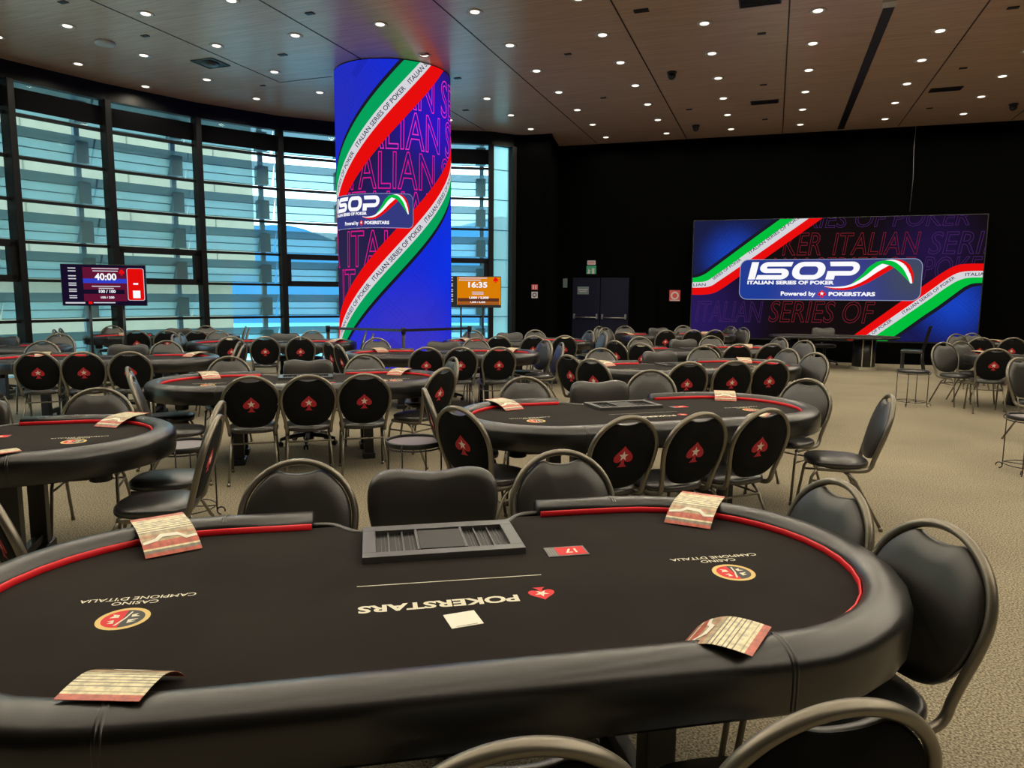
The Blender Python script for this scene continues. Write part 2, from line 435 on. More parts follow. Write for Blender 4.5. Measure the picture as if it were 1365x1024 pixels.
def wall(name, a, b, z0=0., z1=CZ, th=.12, m='wall_black'):
    a = Vector(a); b = Vector(b); d = (b - a); L = d.length; mid = (a + b) / 2; n = Vector((-d.y, d.x)).normalized()
    # thickness goes outward (away from the room centre)
    if (mid - Vector(cxy)).dot(n) < 0: n = -n
    c = mid + n * th / 2
    return struct(MB().box((c.x, c.y, (z0 + z1) / 2), (L + .02, th, z1 - z0), math.atan2(d.y, d.x)).build(name, m))
wall('wall_back', PR[2], WEND)
wall('wall_projecting', PR[0], PR[1]); wall('wall_return', PR[1], PR[2]); wall('wall_corner', WIN[-1], PR[0])
wall('wall_right', WEND, (12, -4)); wall('wall_rear', (12, -4), (-10.2, -4)); wall('wall_left', (-10.2, -4), WIN[0])

# ------------------------------------------------------------------ curved window wall
ZT = [.30, 1.08, 1.87, 2.60, 3.38, 4.17, 4.95]
def bay(i, a, b, vent, strip=False, first=False):
    a = Vector(a); b = Vector(b); d = b - a; L = d.length; ang = math.atan2(d.y, d.x); mid = (a + b) / 2
    w = empty('window_%d' % (i + 1), (mid.x, mid.y, 0), ang); struct(w)      # local x along the glass
    out = 1 if (mid - Vector(cxy)).dot(Vector((-d.y, d.x))) > 0 else -1       # local +y outward?
    f = MB(); f.box((0, out * .03, 5.72), (L + .04, .16, .34)); f.build('fascia', 'mullion', w)
    f = MB(); f.rbox((L / 2, 0, 2.78), (.13, .26, 5.56), .012); f.build('mullion', 'mullion', w)
    if first: f = MB(); f.rbox((-L / 2, 0, 2.78), (.13, .26, 5.56), .012); f.build('mullion', 'mullion', w)
    p = MB(); p.box((0, out * .08, 2.8), (L, .012, 5.5)); p.build('pane', 'frosted_glass' if strip else 'pane_glass', w)
    if strip:
        for z in ZT: MB().box((0, out * .06, z), (L, .02, .015)).build('transom', 'mullion', w)
        return
    for z in ZT:
        th = .055
        MB().rbox((0, out * .05, z), (L, .10, th), .006).build('transom', 'mullion', w)
    if vent:
        g = MB(); x = L / 2 - .065 - .06
        for z in (1.90, 2.56): g.box((0, out * .02, z), (L - .13, .15, .13))
        for s in (-1, 1): g.box((s * x, out * .02, 2.23), (.12, .15, .7))
        g.build('vent_frame', 'mullion', w)
    MB().box((0, out * .02, 5.25), (L - .14, .03, .36)).build('blind', 'blind', w)
    MB().rbox((0, out * .02, 5.07), (L - .14, .05, .035), .01).build('blind_bar', 'blind', w)
for i in range(len(WIN) - 1):
    bay(i, WIN[i], WIN[i + 1], vent=(i in (2, 4, 6, 8, 10)), strip=(i == len(WIN) - 2), first=(i == 0))

# outside sunshade: banks of tilted glass blades on arms, one bank per bay
def shade_bank(i, a, b, lab):
    a = Vector(a); b = Vector(b); d = b - a; L = d.length; ang = math.atan2(d.y, d.x); mid = (a + b) / 2
    out = 1 if (mid - Vector(cxy)).dot(Vector((-d.y, d.x))) > 0 else -1
    w = empty('sunshade_bank', (mid.x, mid.y, 0), ang)
    tag(w, lab, 'sunshade', 'glass sunshade banks outside the windows')
    px = -L / 2 + .20 if out < 0 else L / 2 - .20
    for k, z in enumerate([-.48] + ZT + [5.62]):
        z = z + .045 * (z - 1.65)
        # three overlapping leaves in one blade
        bl = MB(); top = z + .58; L2 = L + .12
        for q in range(3):
            z1 = top - q * .17; z0 = z1 - .185; y1 = .55 + q * .09; y0 = y1 + .10
            y0 *= out; y1 *= out
            mi = 1 if q == 0 else 0
            bl.add([(-L2 / 2, y0, z0), (L2 / 2, y0, z0), (L2 / 2, y1, z1), (-L2 / 2, y1, z1),
                    (-L2 / 2, y0 + out * .012, z0), (L2 / 2, y0 + out * .012, z0), (L2 / 2, y1 + out * .012, z1), (-L2 / 2, y1 + out * .012, z1)],
                   [(0, 1, 2, 3), (7, 6, 5, 4), (0, 4, 5, 1), (3, 2, 6, 7), (0, 3, 7, 4), (1, 5, 6, 2)], mi)
            bl.box((0, y0, z0), (L2, .02, .016), mi=2)
        bl.build('blade', ['louver_glass', 'louver_top', 'louver_arm'], w)
        MB().prism([(px - .13, out * .60), (px + .12, out * .60), (px + .12, out * .88), (px - .13, out * .88)], z + .05, z + .50).build('arm', 'louver_arm', w)
    MB().rbox((px + .05, out * .98, 2.6), (.11, .11, 6.6), .01).build('post', 'louver_arm', w)
nb = {3: 'at the far left edge', 4: 'left of the left TV', 5: 'behind the left TV', 6: 'just right of the left TV', 7: 'in the widest bay left of the column', 8: 'partly behind the column on its left', 9: 'hidden behind the blue column', 10: 'right of the blue column'}
for i in range(3, 11):
    shade_bank(i, WIN[i], WIN[i + 1], 'tilted glass blades outside the window ' + nb[i])

# outdoors: concrete building, hill, lake, terrace
b = empty('concrete_building', (-26, 12, 0)); tag(b, 'beige concrete building with faint joints seen through the windows', 'building')
def pt_az(az, d): return (d * math.cos(math.radians(az)), d * math.sin(math.radians(az)))
pA = pt_az(129.7, 33); pC = (-33, -14)
def facade(name, e, z0, z1):
    a = Vector(pC); c = Vector(e); d = c - a; n = Vector((-d.y, d.x)).normalized(); n = n if n.x < 0 else -n
    q = [a, c, c + n * 12, a + n * 12]
    return MB().prism([(p.x + 26, p.y - 12) for p in q], z0, z1).build(name, 'concrete', b)
facade('upper_block', pA, 2.5, 26)
facade('lower_block', pt_az(131.4, 33.4), -12, 2.5)
a = Vector(pC); c = Vector(pA); d = (c - a).normalized(); n = Vector((-d.y, d.x)); n = n if n.x > 0 else -n; LL = (c - a).length
jn = MB(); z = -2.4
while z < 25:
    if z > 2.6:
        m_ = (a + c) / 2 + n * .01; jn.box((m_.x + 26, m_.y - 12, z), (LL, .03, .035), math.atan2(d.y, d.x))
    z += 1.55
t_ = 2.0
while t_ < LL - .5:
    m_ = a + d * t_ + n * .01; jn.box((m_.x + 26, m_.y - 12, 14.3), (.035, .03, 23), math.atan2(d.y, d.x)); t_ += 3.4
jn.build('joint', 'concrete_joint', b)
# hill
hm = MB(); az0, az1, nn = 85, 150, 60; rows = []
for k in range(nn + 1):
    az_ = az0 + (az1 - az0) * k / nn
    h = 92 + 14 * math.sin(k * .31) + 7 * math.sin(k * .83 + 1)
    rows.append([pt_az(az_, 820) + (-30,), pt_az(az_, 900) + (h * .55,), pt_az(az_, 1010) + (h,), pt_az(az_, 1300) + (h * .7,)])
vs = [p for r in rows for p in r]; fs = [(i * 4 + q, i * 4 + 4 + q, i * 4 + 5 + q, i * 4 + 1 + q) for i in range(nn) for q in range(3)]
hm.add(vs, fs, 0, True); tag(hm.build('hill', 'hill'), 'hazy blue hillside beyond the lake seen through the windows', 'hill', kind='thing')
struct(MB().prism([pt_az(a_, 1400) for a_ in (60, 90, 120, 150, 180)] + [(-60, -40), (40, 22)], -31, -30).build('water', 'lake'))
struct(MB().prism([(-34, -12), (-14.2, -12), (-14.2, 12), (-6, 20.5), (-8, 26), (-30, 26)], -1.4, -1.2).build('ground', 'terrace'))

# ------------------------------------------------------------------ doors, signs on the back wall
P0 = Vector((-5.96, 20.1)); DW = Vector((.99886614, .04760704)); NW = Vector((-.04760704, .99886614)); WA = math.atan2(DW.y, DW.x)
def wp(u, off=0.): p = P0 + DW * u - NW * off; return p
def door_pair():
    c = wp(1.30); e = empty('door_1', (c.x, c.y, 0), WA); struct(e)
    f = MB()
    for s in (-1, 1): f.box((s * .86, -.03, 1.1), (.08, .06, 2.2))
    f.box((0, -.03, 2.24), (1.80, .06, .08)); f.build('door_frame', 'wall_black', e)
    for s in (-1, 1):
        l = MB().rbox((s * .41, -.025, 1.09), (.80, .05, 2.16), .006).build('door_leaf', 'door_black', e)
        pb = MB(); x0, x1 = (s * .08, s * .74)
        pb.tube([(x0, -.13, 1.04), (x1, -.13, 1.04)], .016, 10)
        for x in (x0, x1): pb.rbox((x, -.09, 1.07), (.05, .09, .14), .008)
        pb.build('push_bar', 'steel', l)
    sg = MB(); sg.box((-.50, -.055, 1.81), (.33, .008, .22), mi=0); sg.box((-.50, -.060, 1.78), (.2, .004, .012), mi=1); sg.box((-.50, -.060, 1.83), (.26, .004, .02), mi=1)
    sg.build('door_notice', ['sign_grey', 'sign_white'], e)
door_pair()
c = wp(3.28); e = empty('door_2', (c.x, c.y, 0), WA); struct(e)
MB().rbox((0, -.025, 1.09), (.66, .05, 2.16), .006).build('door_leaf', 'wall_black', e)
def sign(name, u, z, w, h, base, lab, cat='sign', marks=(), wallfn=wp, ang=WA):
    p = wallfn(u, .075 if name == 'hose_sign' else .02); e = empty(name, (p.x, p.y, z), ang); tag(e, lab, cat)
    MB().box((0, 0, 0), (w, .012, h)).build('panel', base, e)
    A = Art()
    for k in marks:
        if k[0] == 'r': A.rect(k[1], k[2], k[3], k[4], k[5], 1)
        elif k[0] == 't': A.text(k[1], k[2], k[3], k[4], None, k[5], 1, bold=.02, align='C')
        elif k[0] == 'ring':
            n_ = 20; A.quadstrip([(k[1] * math.cos(2 * PI * q / n_), k[1] * math.sin(2 * PI * q / n_)) for q in range(n_ + 1)], [(k[2] * math.cos(2 * PI * q / n_), k[2] * math.sin(2 * PI * q / n_)) for q in range(n_ + 1)], k[3], 1)
    if marks: A.build('print', lambda u_, v_, l: (u_, -.009, v_), e)
sign('exit_sign', 1.02, 2.36, .28, .30, 'sign_green', 'small green exit sign above the black double door', marks=[('r', -.11, -.07, -.03, -.04, 'sign_white'), ('r', -.09, -.05, -.05, .06, 'sign_white'), ('r', -.09, .0, -.02, .03, 'sign_white'), ('r', .02, -.08, .09, .08, 'sign_white')])
sign('notice_plate', 1.02, 2.60, .24, .12, 'sign_white', 'small pinkish plate directly above the green exit sign', marks=[('r', -.09, -.02, .09, .0, 'sign_red'), ('r', -.09, .02, .09, .03, 'sign_red')])
sign('wall_notice', .26, 2.02, .13, .26, 'sign_grey', 'narrow grey notice on the black wall left of the double door')
sign('hose_sign', 3.39, 1.68, .29, .30, 'sign_red', 'square red and white sign on the black wall left of the big screen', marks=[('ring', .07, .11, 'sign_white'), ('r', -.13, -.145, .13, -.115, 'sign_white')])
pj = lambda u, off=0.: Vector((-6.4, 18.45)) + (Vector((-5.69, 18.5)) - Vector((-6.4, 18.45))).normalized() * u + Vector((.07, -.997)) * off
sign('fire_sign', .31, 1.88, .17, .14, 'sign_red', 'small red sign, upper of two on the projecting black wall', wallfn=pj, ang=.07, marks=[('r', -.05, -.05, -.02, .05, 'sign_white'), ('r', .02, -.05, .05, .05, 'sign_white')])
sign('square_sign', .31, 1.67, .17, .17, 'sign_white', 'small grey square sign, lower of two on the projecting black wall', wallfn=pj, ang=.07, marks=[('ring', .035, .06, 'slot_black')])

# ------------------------------------------------------------------ display pictures
emis('d_white', (.92, .92, .95, 1), 1.05); emis('d_band', (.66, .66, .70, 1), 1.0); emis('d_red', (.80, .004, .004, 1), 1.0); emis('d_green', C(0, 190, 60), 1.0); emis('d_greenc', C(5, 160, 90), 1.0)
emis('d_navy', (.012, .016, .10, 1), 1.0); emis('d_ink', (.03, .03, .07, 1), 1.0); emis('d_edge', (.35, .42, .65, 1), .8)
emis('d_outred', (.20, .014, .025, 1), 1.0); emis('d_outpurple', (.060, .018, .12, 1), 1.0); emis('d_outpink', (.85, .03, .55, 1), 1.0); emis('d_outmag', (.75, .01, .28, 1), 1.0)
emis('d_shadow', (.01, .01, .02, 1), 1.0); emis('d_glogreen', C(20, 150, 60), 1.0)
emis_blobs('d_card', C(52, 58, 125), [(5.4, 1.6, 2.2, C(30, 60, 150)), (7.2, 1.55, 1.6, C(70, 80, 165)), (9.2, 2.2, 1.3, C(66, 74, 92))])
emis_blobs('d_wallbg', C(20, 13, 14), [(3.9, 1.1, 2.3, C(40, 26, 88)), (9.5, 2.9, 1.5, C(34, 20, 62)), (4.4, 3.7, 1.2, C(38, 38, 52))])
emis_blobs('d_wallblueL', C(26, 30, 66), [(4.9, 2.7, 1.1, C(26, 66, 185))], lines=(1.5, .10, .62))
emis_blobs('d_wallblueR', C(24, 26, 80), [(10.1, 1.5, 1.15, C(24, 66, 190))], lines=(1.5, .10, .60))
emis_blobs('d_colbg', C(34, 26, 66), [(.9, 4.9, 1.5, C(45, 22, 190)), (-1.2, 2.2, 1.5, C(42, 38, 74)), (.2, 3.6, 1.1, C(38, 30, 110))])
emis_blobs('d_colblue', C(20, 44, 215), [(-1.2, 5.2, 1.8, C(38, 46, 185)), (.2, .6, 1.9, C(60, 54, 190)), (1.4, 2.4, 1.2, C(14, 50, 225))], lines=(1.5, .10, .80))

def logo_card(A, T, layer0, s=1.0):
    """the blue logo card; T maps card metres (wall picture coordinates) to picture coordinates"""
    def tp(pts): return [T(*p) for p in pts]
    def rr(x0, y0, x1, y1, r):
        pts = []
        for cx, cy, a0 in ((x1 - r, y1 - r, 0), (x0 + r, y1 - r, 90), (x0 + r, y0 + r, 180), (x1 - r, y0 + r, 270)):
            for k in range(7): a = math.radians(a0 + 15 * k); pts.append((cx + r * math.cos(a), cy + r * math.sin(a)))
        return pts
    A.poly(tp(rr(5.08, 1.59, 9.37, 2.635, .20)), 'd_edge', layer0)
    A.poly(tp(rr(5.095, 1.605, 9.355, 2.62, .19)), 'd_card', layer0 + 1)
    def txt(body, x, y, h, w, m='d_white', bold=.03, shear=0.):
        vs, fs, tw = text_poly(body, bold, shear)
        A.p.append(([T(x + a * w / tw, y + b * h) for a, b in vs], fs, A.mi(m), layer0 + 3))
    y0, y1 = 2.115, 2.565; th = .115; tv = .17
    def shp(x, y): return T(x + .20 * (y - y0), y)
    def stroke(outer, inner): A.quadstrip([shp(*p) for p in outer], [shp(*p) for p in inner], 'd_white', layer0 + 3)
    def arc(cx, cy, rx, ry, a0, a1, n=8): return [(cx + rx * math.cos(math.radians(a0 + (a1 - a0) * i / n)), cy + ry * math.sin(math.radians(a0 + (a1 - a0) * i / n))) for i in range(n + 1)]
    A.poly([shp(5.285, y0), shp(5.46, y0), shp(5.46, y1), shp(5.285, y1)], 'd_white', layer0 + 3)
    ym = (y0 + y1) / 2; hb = (y1 - y0)
    # S: top bar and left bowl, middle bar, right bowl and bottom bar
    r1 = (hb + th) / 4; x0, x1 = 5.52, 6.26
    so_ = [(x1 + .03, y1)] + arc(x0 + r1 + .04, y1 - r1, r1 + .04, r1, 90, 270) + [(x1 - r1 - .04, ym - th / 2 + th)] 
    ro, ri = r1, r1 - th
    o_ = [(x1 + .04, y1)] + arc(x0 + ro + .04, y1 - ro, ro + .04, ro, 90, 270, 10) + arc(x1 - ro - .04, y0 + ro, ro + .04 - tv, ro - th, 90, -90, 10) + [(x0 - .02, y0 + th)]
    i_ = [(x1 + .02, y1 - th)] + arc(x0 + ro + .04, y1 - ro, ro + .04 - tv, ro - th, 90, 270, 10) + arc(x1 - ro - .04, y0 + ro, ro + .04, ro, 90, -90, 10) + [(x0 - .04, y0)]
    stroke(o_, i_)
    def roundrect(xa, ya, xb, yb, rx, ry): return arc(xb - rx, yb - ry, rx, ry, 90, 0) + arc(xb - rx, ya + ry, rx, ry, 0, -90) + arc(xa + rx, ya + ry, rx, ry, -90, -180) + arc(xa + rx, yb - ry, rx, ry, 180, 90)
    a_ = roundrect(6.33, y0, 7.11, y1, .24, .21); b_ = roundrect(6.33 + tv, y0 + th, 7.11 - tv, y1 - th, .10, .10)
    stroke(a_ + a_[:1], b_ + b_[:1])
    # P
    A.poly([shp(7.17, y0), shp(7.37, y0), shp(7.37, y0 + .20), shp(7.17, y0 + .20)], 'd_white', layer0 + 3)
    rp = (y1 - y0 - .10) / 2
    stroke([(7.17, y1)] + arc(7.70, y1 - rp, .20, rp, 90, -90, 12) + [(7.17, y0 + .10)], [(7.21, y1 - th)] + arc(7.70, y1 - rp, .06, rp - th, 90, -90, 12) + [(7.17, y0 + .10 + th)])
    txt('ITALIAN SERIES OF POKER', 5.28, 1.995, .085, 2.10, bold=.045)
    txt('Powered by', 6.12, 1.705, .10, .84, bold=.035)
    txt('POKERSTARS', 7.27, 1.705, .092, 1.08, bold=.045)
    A.poly(tp([(7.11 + x, 1.755 + y) for x, y in spade_pts(.20, .19)]), 'd_red', layer0 + 3)
    A.poly(tp(star_pts(.055, 7.11, 1.76)), 'd_white', layer0 + 4)
    # swoosh: three bands rising from the left, folding over at the crest
    def band(edge_a, edge_b, m, l):
        a = crom([(x, y, 0) for x, y in edge_a], 8); b_ = crom([(x, y, 0) for x, y in edge_b], 8)
        A.quadstrip([T(p.x, p.y) for p in a], [T(p.x, p.y) for p in b_], m, l)
    band([(7.80, 2.02), (8.02, 2.24), (8.18, 2.44), (8.40, 2.57), (8.62, 2.575)], [(7.80, 2.00), (8.06, 2.18), (8.30, 2.40), (8.46, 2.51), (8.66, 2.52)], 'd_green', layer0 + 3)
    band([(7.16, 1.945), (7.42, 1.93), (7.75, 1.985), (8.06, 2.18), (8.30, 2.40), (8.46, 2.51)], [(7.16, 1.935), (7.42, 1.90), (7.75, 1.93), (8.08, 2.09), (8.36, 2.30), (8.62, 2.47)], 'd_white', layer0 + 4)
    band([(7.16, 1.935), (7.42, 1.90), (7.75, 1.93), (8.08, 2.09), (8.36, 2.30), (8.62, 2.47)], [(7.16, 1.93), (7.42, 1.86), (7.75, 1.865), (8.12, 2.01), (8.44, 2.21), (8.72, 2.40)], 'd_red', layer0 + 4)
    band([(8.30, 2.545), (8.50, 2.585), (8.72, 2.565), (8.95, 2.38), (9.12, 2.05)], [(8.42, 2.50), (8.55, 2.50), (8.72, 2.42), (8.92, 2.24), (9.12, 2.03)], 'd_green', layer0 + 5)
    band([(8.52, 2.59), (8.72, 2.60), (8.95, 2.50), (9.10, 2.28), (9.165, 2.02)], [(8.60, 2.585), (8.74, 2.55), (8.92, 2.40), (9.04, 2.20), (9.12, 2.02)], 'd_white', layer0 + 6)
    band([(8.70, 2.605), (8.90, 2.59), (9.08, 2.46), (9.18, 2.22), (9.175, 2.04)], [(8.78, 2.59), (8.90, 2.53), (9.03, 2.38), (9.12, 2.20), (9.165, 2.04)], 'd_red', layer0 + 6)

def ribbon_text(A, body, x0, y0, ang, h, w, layer, m='d_ink', fn=None):
    A.text(body, x0, y0, h, w, m, layer, bold=.02, ang=ang, fn=fn)

# --- the big wall screen
def wall_screen():
    c = wp(7.27, .42); e = empty('led_wall', (c.x, c.y, 0), WA); tag(e, 'big lit LED wall showing a card with white ISOP letters and tricolour ribbons', 'screen')
    MB().rbox((0, .16, 2.11), (6.86, .30, 3.14), .01).build('cabinet', 'slot_black', e)
    MB().rbox((0, .16, .27), (6.9, .36, .53), .01).build('plinth', 'wall_black', e)
    A = Art()
    U0, U1, V0, V1 = 3.87, 10.67, .58, 3.66
    A.rect(U0, V0, U1, V1, 'd_wallbg', 1)
    L = dict(bold=-.0, shear=.18, outline=.009)
    A.text('KER', 6.10, 2.74, .56, .92, 'd_outred', 2, **L)
    A.text('ITALIAN', 7.30, 2.74, .54, 1.98, 'd_outred', 2, **L)
    A.text('SERIES', 9.46, 2.74, .53, 1.8, 'd_outpurple', 2, **L)
    A.text('IAN SERIES OF', 5.85, 2.12, .55, 3.35, 'd_outred', 2, **L)
    A.text('POKER', 9.36, 2.12, .55, 1.55, 'd_outpurple', 2, **L)
    A.text('ITALIAN', 3.98, 1.00, .54, 1.72, 'd_outpurple', 2, **L)
    A.text('SERIES OF', 5.85, 1.02, .54, 2.52, 'd_outred', 2, **L)
    A.text('AN SERIES OF POKER', 5.1, 3.42, .40, 5.2, 'd_outpurple', 2, **L)
    # left ribbon edges, from outer green edge to outer red edge
    def sm(p): return [(q.x, q.y) for q in crom([(x, y, 0) for x, y in p], 6)]
    g0 = sm([(3.7, 2.15), (3.95, 2.17), (4.15, 2.24), (4.38, 2.40), (5.29, 3.11), (6.25, 3.84)])
    g1 = sm([(3.7, 2.045), (4.02, 2.045), (4.24, 2.08), (4.48, 2.24), (5.33, 2.88), (6.5, 3.78)])
    g2 = sm([(3.7, 1.90), (4.06, 1.90), (4.34, 1.94), (4.60, 2.11), (5.38, 2.68), (6.8, 3.74)])
    g3 = sm([(3.7, 1.71), (4.14, 1.71), (4.44, 1.76), (4.72, 1.93), (5.42, 2.46), (7.1, 3.72)])
    A.poly(g0 + [(3.7, 3.9)], 'd_wallblueL', 3)
    sh = [(x - .05, y + .07) for x, y in g0]; A.quadstrip(sh, g0, 'd_shadow', 4)
    A.quadstrip(g0, g1, 'd_green', 5); A.quadstrip(g1, g2, 'd_band', 5); A.quadstrip(g2, g3, 'd_red', 5)
    a1 = math.atan2(3.53 - 2.24, 6.18 - 4.48)
    A.text('ITALIAN SERIES OF POKER', 5.31, 2.78, .075, 1.56, 'd_ink', 6, bold=.01, ang=a1)
    A.text('SERIES OF POKER', 4.42, 2.10, .07, .86, 'd_ink', 6, bold=.01, ang=a1)
    A.text('LIAN', 3.90, 1.935, .07, .32, 'd_ink', 6, bold=.01, ang=.03)
    # right ribbon
    r0 = sm([(7.6, .44), (8.02, .79), (8.82, 1.47), (9.35, 1.91), (9.80, 2.28), (10.08, 2.45), (10.35, 2.495), (10.9, 2.495)])
    r1 = sm([(7.85, .42), (8.30, .79), (8.95, 1.33), (9.48, 1.77), (9.88, 2.11), (10.13, 2.27), (10.4, 2.32), (10.9, 2.32)])
    r2 = sm([(8.1, .44), (8.53, .79), (9.02, 1.19), (9.55, 1.62), (9.96, 1.96), (10.2, 2.11), (10.44, 2.165), (10.9, 2.165)])
    r3 = sm([(8.5, .42), (8.98, .81), (9.46, 1.22), (9.77, 1.47), (10.12, 1.78), (10.32, 1.95), (10.52, 2.03), (10.9, 2.04)])
    A.poly(r3 + [(10.9, .4)], 'd_wallblueR', 3)
    A.quadstrip(r3, [(x + .05, y - .07) for x, y in r3], 'd_shadow', 4)
    A.quadstrip(r0, r1, 'd_red', 5); A.quadstrip(r1, r2, 'd_band', 5); A.quadstrip(r2, r3, 'd_green', 5)
    a2 = math.atan2(1.77 - .79, 9.48 - 8.30)
    A.text('ITALIAN SERIES OF POKER', 9.02, 1.255, .075, 1.40, 'd_ink', 6, bold=.01, ang=a2)
    A.text('SERIES OF POKER', 8.08, .50, .075, .92, 'd_ink', 6, bold=.01, ang=a2)
    A.text('ITALIAN', 10.30, 2.20, .075, .5, 'd_ink', 6, bold=.01, ang=.03)
    logo_card(A, lambda x, y: (x, y), 7)
    A.build('picture', lambda u, v, l: (u - 7.27, -.001 * l - .001, v), e, clip=(U0, V0, U1, V1))
wall_screen()

# --- the round LED column
def led_column():
    cx, cy, r = -7.197, 12.828, 1.113
    e = empty('led_column', (cx, cy, 0)); tag(e, 'huge round blue LED column with tricolour ribbons and ISOP card', 'column', kind='thing')
    MB().lathe([(r, 0), (r, CZ)], 72).build('shaft', 'slot_black', e)
    base = math.atan2(-cy, -cx)
    A = Art(); U = 3.2
    A.rect(-U, .02, U, CZ - .02, 'd_colbg', 1)
    out = dict(bold=0., shear=.04, outline=.011)
    for row, (z, x, m) in enumerate([(5.02, -1.12, 'd_outpink'), (4.30, -.97, 'd_outpink'), (3.59, -1.12, 'd_outmag'), (2.88, -.98, 'd_outmag'), (2.17, -1.03, 'd_outmag'), (1.46, -1.25, 'd_outmag')]):
        A.text('ITALIAN', x, z, .66, 1.95, m, 2, **out); A.text('SERIES', x + 2.14, z, .66, 1.7, m, 2, **out); A.text('KER', x - 1.35, z, .66, 1.0, m, 2, **out)
    # ribbon 1 (upper): edges are straight on the unrolled drum
    k = 1.12
    def line(z0, sl, du): return [(-3.2, z0 + sl * (-3.2 - du)), (3.2, z0 + sl * (3.2 - du))]
    l = [line(5.30, k, d) for d in (-.30, 0, .24, .60)]
    A.poly([l[0][0], l[0][1], (-3.2, 12)], 'd_colblue', 3)
    A.quadstrip(line(5.30, k, -.38), l[0], 'd_shadow', 4)
    A.quadstrip(l[0], l[1], 'd_greenc', 5); A.quadstrip(l[1], l[2], 'd_band', 5); A.quadstrip(l[2], l[3], 'd_red', 5)
    k2 = 1.10
    m_ = [line(2.26, k2, d) for d in (-.52, -.23, 0, .25)]
    A.poly([m_[3][0], m_[3][1], (3.2, -8), (-3.2, -8)], 'd_colblue', 3)
    A.quadstrip(m_[3], line(2.26, k2, .33), 'd_shadow', 4)
    A.quadstrip(m_[0], m_[1], 'd_red', 5); A.quadstrip(m_[1], m_[2], 'd_band', 5); A.quadstrip(m_[2], m_[3], 'd_greenc', 5)
    for z0, sl, du, starts in ((5.30, k, .12, (-2.72, -1.72, -.72, .28)), (2.26, k2, -.115, (-2.42, -1.42, -.42, .58, 1.58))):
        an = math.atan(sl)
        for x in starts:
            px_ = x; pz = z0 + sl * (x - du)
            A.text('ITALIAN SERIES OF POKER', px_ + .042 * math.sin(an), pz - .042 * math.cos(an), .082, 1.38, 'd_ink', 6, bold=.012, ang=an)
    sc = .60
    logo_card(A, lambda x, y: (.34 + (x - 9.37) * .43, 3.50 + (y - 2.635) * sc), 7)
    def fn(u, v, l):
        a = base + u / r; q = r + .003 + .0025 * l
        return (q * math.cos(a), q * math.sin(a), v)
    A.build('picture', fn, e, cuts=.07, clip=(-U, .02, U, CZ - .02))
led_column()

# --- televisions on stands
def television(name, c, facing, W, H, zb, lab, kind, slab):
    """facing: direction the picture looks towards (radians)"""
    e = empty(name, (c[0], c[1], 0), facing + PI / 2); tag(e, lab, 'television')
    MB().rbox((0, .03, zb + H / 2), (W, .055, H), .006).build('housing', 'black_plastic', e)
    A = Art(); w, h = W - .02, H - .02
    def X(a): return -w / 2 + a * w
    def Y(b_): return zb + .01 + b_ * h
    def R_(x0, y0, x1, y1, m, l, r=0): A.rect(X(x0), Y(y0), X(x1), Y(y1), m, l, r)
    def T_(s, x, y, hh, ww, m='d_white', bold=.03, al='C'): A.text(s, X(x), Y(y), hh * h, ww * w if ww else None, m, 5, bold=bold, align=al)
    if kind == 'red':
        R_(0, 0, 1, 1, 'tv_dark', 1); R_(.25, .10, .77, .94, 'tv_maroon', 2); R_(.25, .55, .77, .66, 'tv_blue', 3); R_(.25, .28, .74, .39, 'tv_dark', 3)
        T_('40:00', .52, .63, .16, .26); T_('100 / 100', .53, .31, .07, .20); T_('100 / 200', .53, .17, .05, .16)
        for y, ww in ((.90, .32), (.84, .30), (.46, .34), (.41, .18)): R_(.52 - ww / 2, y, .52 + ww / 2, y + .022, 'tv_text', 4)
        for y in (.90, .83, .71, .64, .53, .48, .38, .33, .22, .17): R_(.08, y, .17, y + .025, 'tv_text', 4)
        R_(.03, .04, .26, .075, 'tv_text', 4); R_(.30, .03, .345, .09, 'd_red', 4); R_(.36, .05, .62, .075, 'tv_text', 4)
        R_(.775, .12, .985, .93, 'tv_text', 3, .03); R_(.782, .13, .978, .92, 'tv_red', 4, .028); R_(.85, .52, .91, .56, 'd_white', 5); R_(.84, .18, .93, .37, 'd_white', 5)
        A.poly([(X(.715) + x, Y(.83) + y) for x, y in spade_pts(.09, .11)], 'd_red', 5)
    else:
        R_(0, 0, 1, 1, 'tv_grey', 1); R_(.24, .08, 1, .99, 'tv_amber', 2); R_(.25, .18, .97, .30, 'tv_brown', 3); R_(.25, .08, .97, .17, 'tv_brown2', 3)
        T_('16:35', .60, .65, .17, .33); T_('1,000 / 2,000', .62, .28, .07, .34); T_('1,200 / 2,400', .60, .145, .05, .26)
        for y, ww, x in ((.94, .48, .52), (.87, .38, .46), (.48, .20, .60), (.42, .20, .60)): R_(x - ww / 2, y, x + ww / 2, y + .03, 'tv_text', 4)
        for y in (.94, .86, .74, .68, .56, .50, .40, .34, .24, .18): R_(.03, y, .17, y + .03, 'tv_text', 4)
        A.poly([(X(.91) + x, Y(.90) + y) for x, y in spade_pts(.12, .14)], 'd_red', 5)
    A.build('picture', lambda u, v, l: (u, -.001 * l + .001, v), e)
    st = empty(name + '_stand', (c[0], c[1], 0), facing + PI / 2); tag(st, slab, 'stand')
    for s in (-1, 1): MB().tube([(s * .26, .10, .03), (s * .26, .10, zb + .45)], .022, 10).build('pole', 'black_metal', st)
    f = MB(); f.rbox((0, .10, .03), (.9, .07, .05), .01)
    for s in (-1, 1): f.rbox((s * .36, .10, .03), (.06, .7, .05), .01)
    f.build('base', 'black_metal', st)
    MB().rbox((0, .085, zb + .3), (.6, .04, .12), .005).build('bracket', 'black_metal', st)
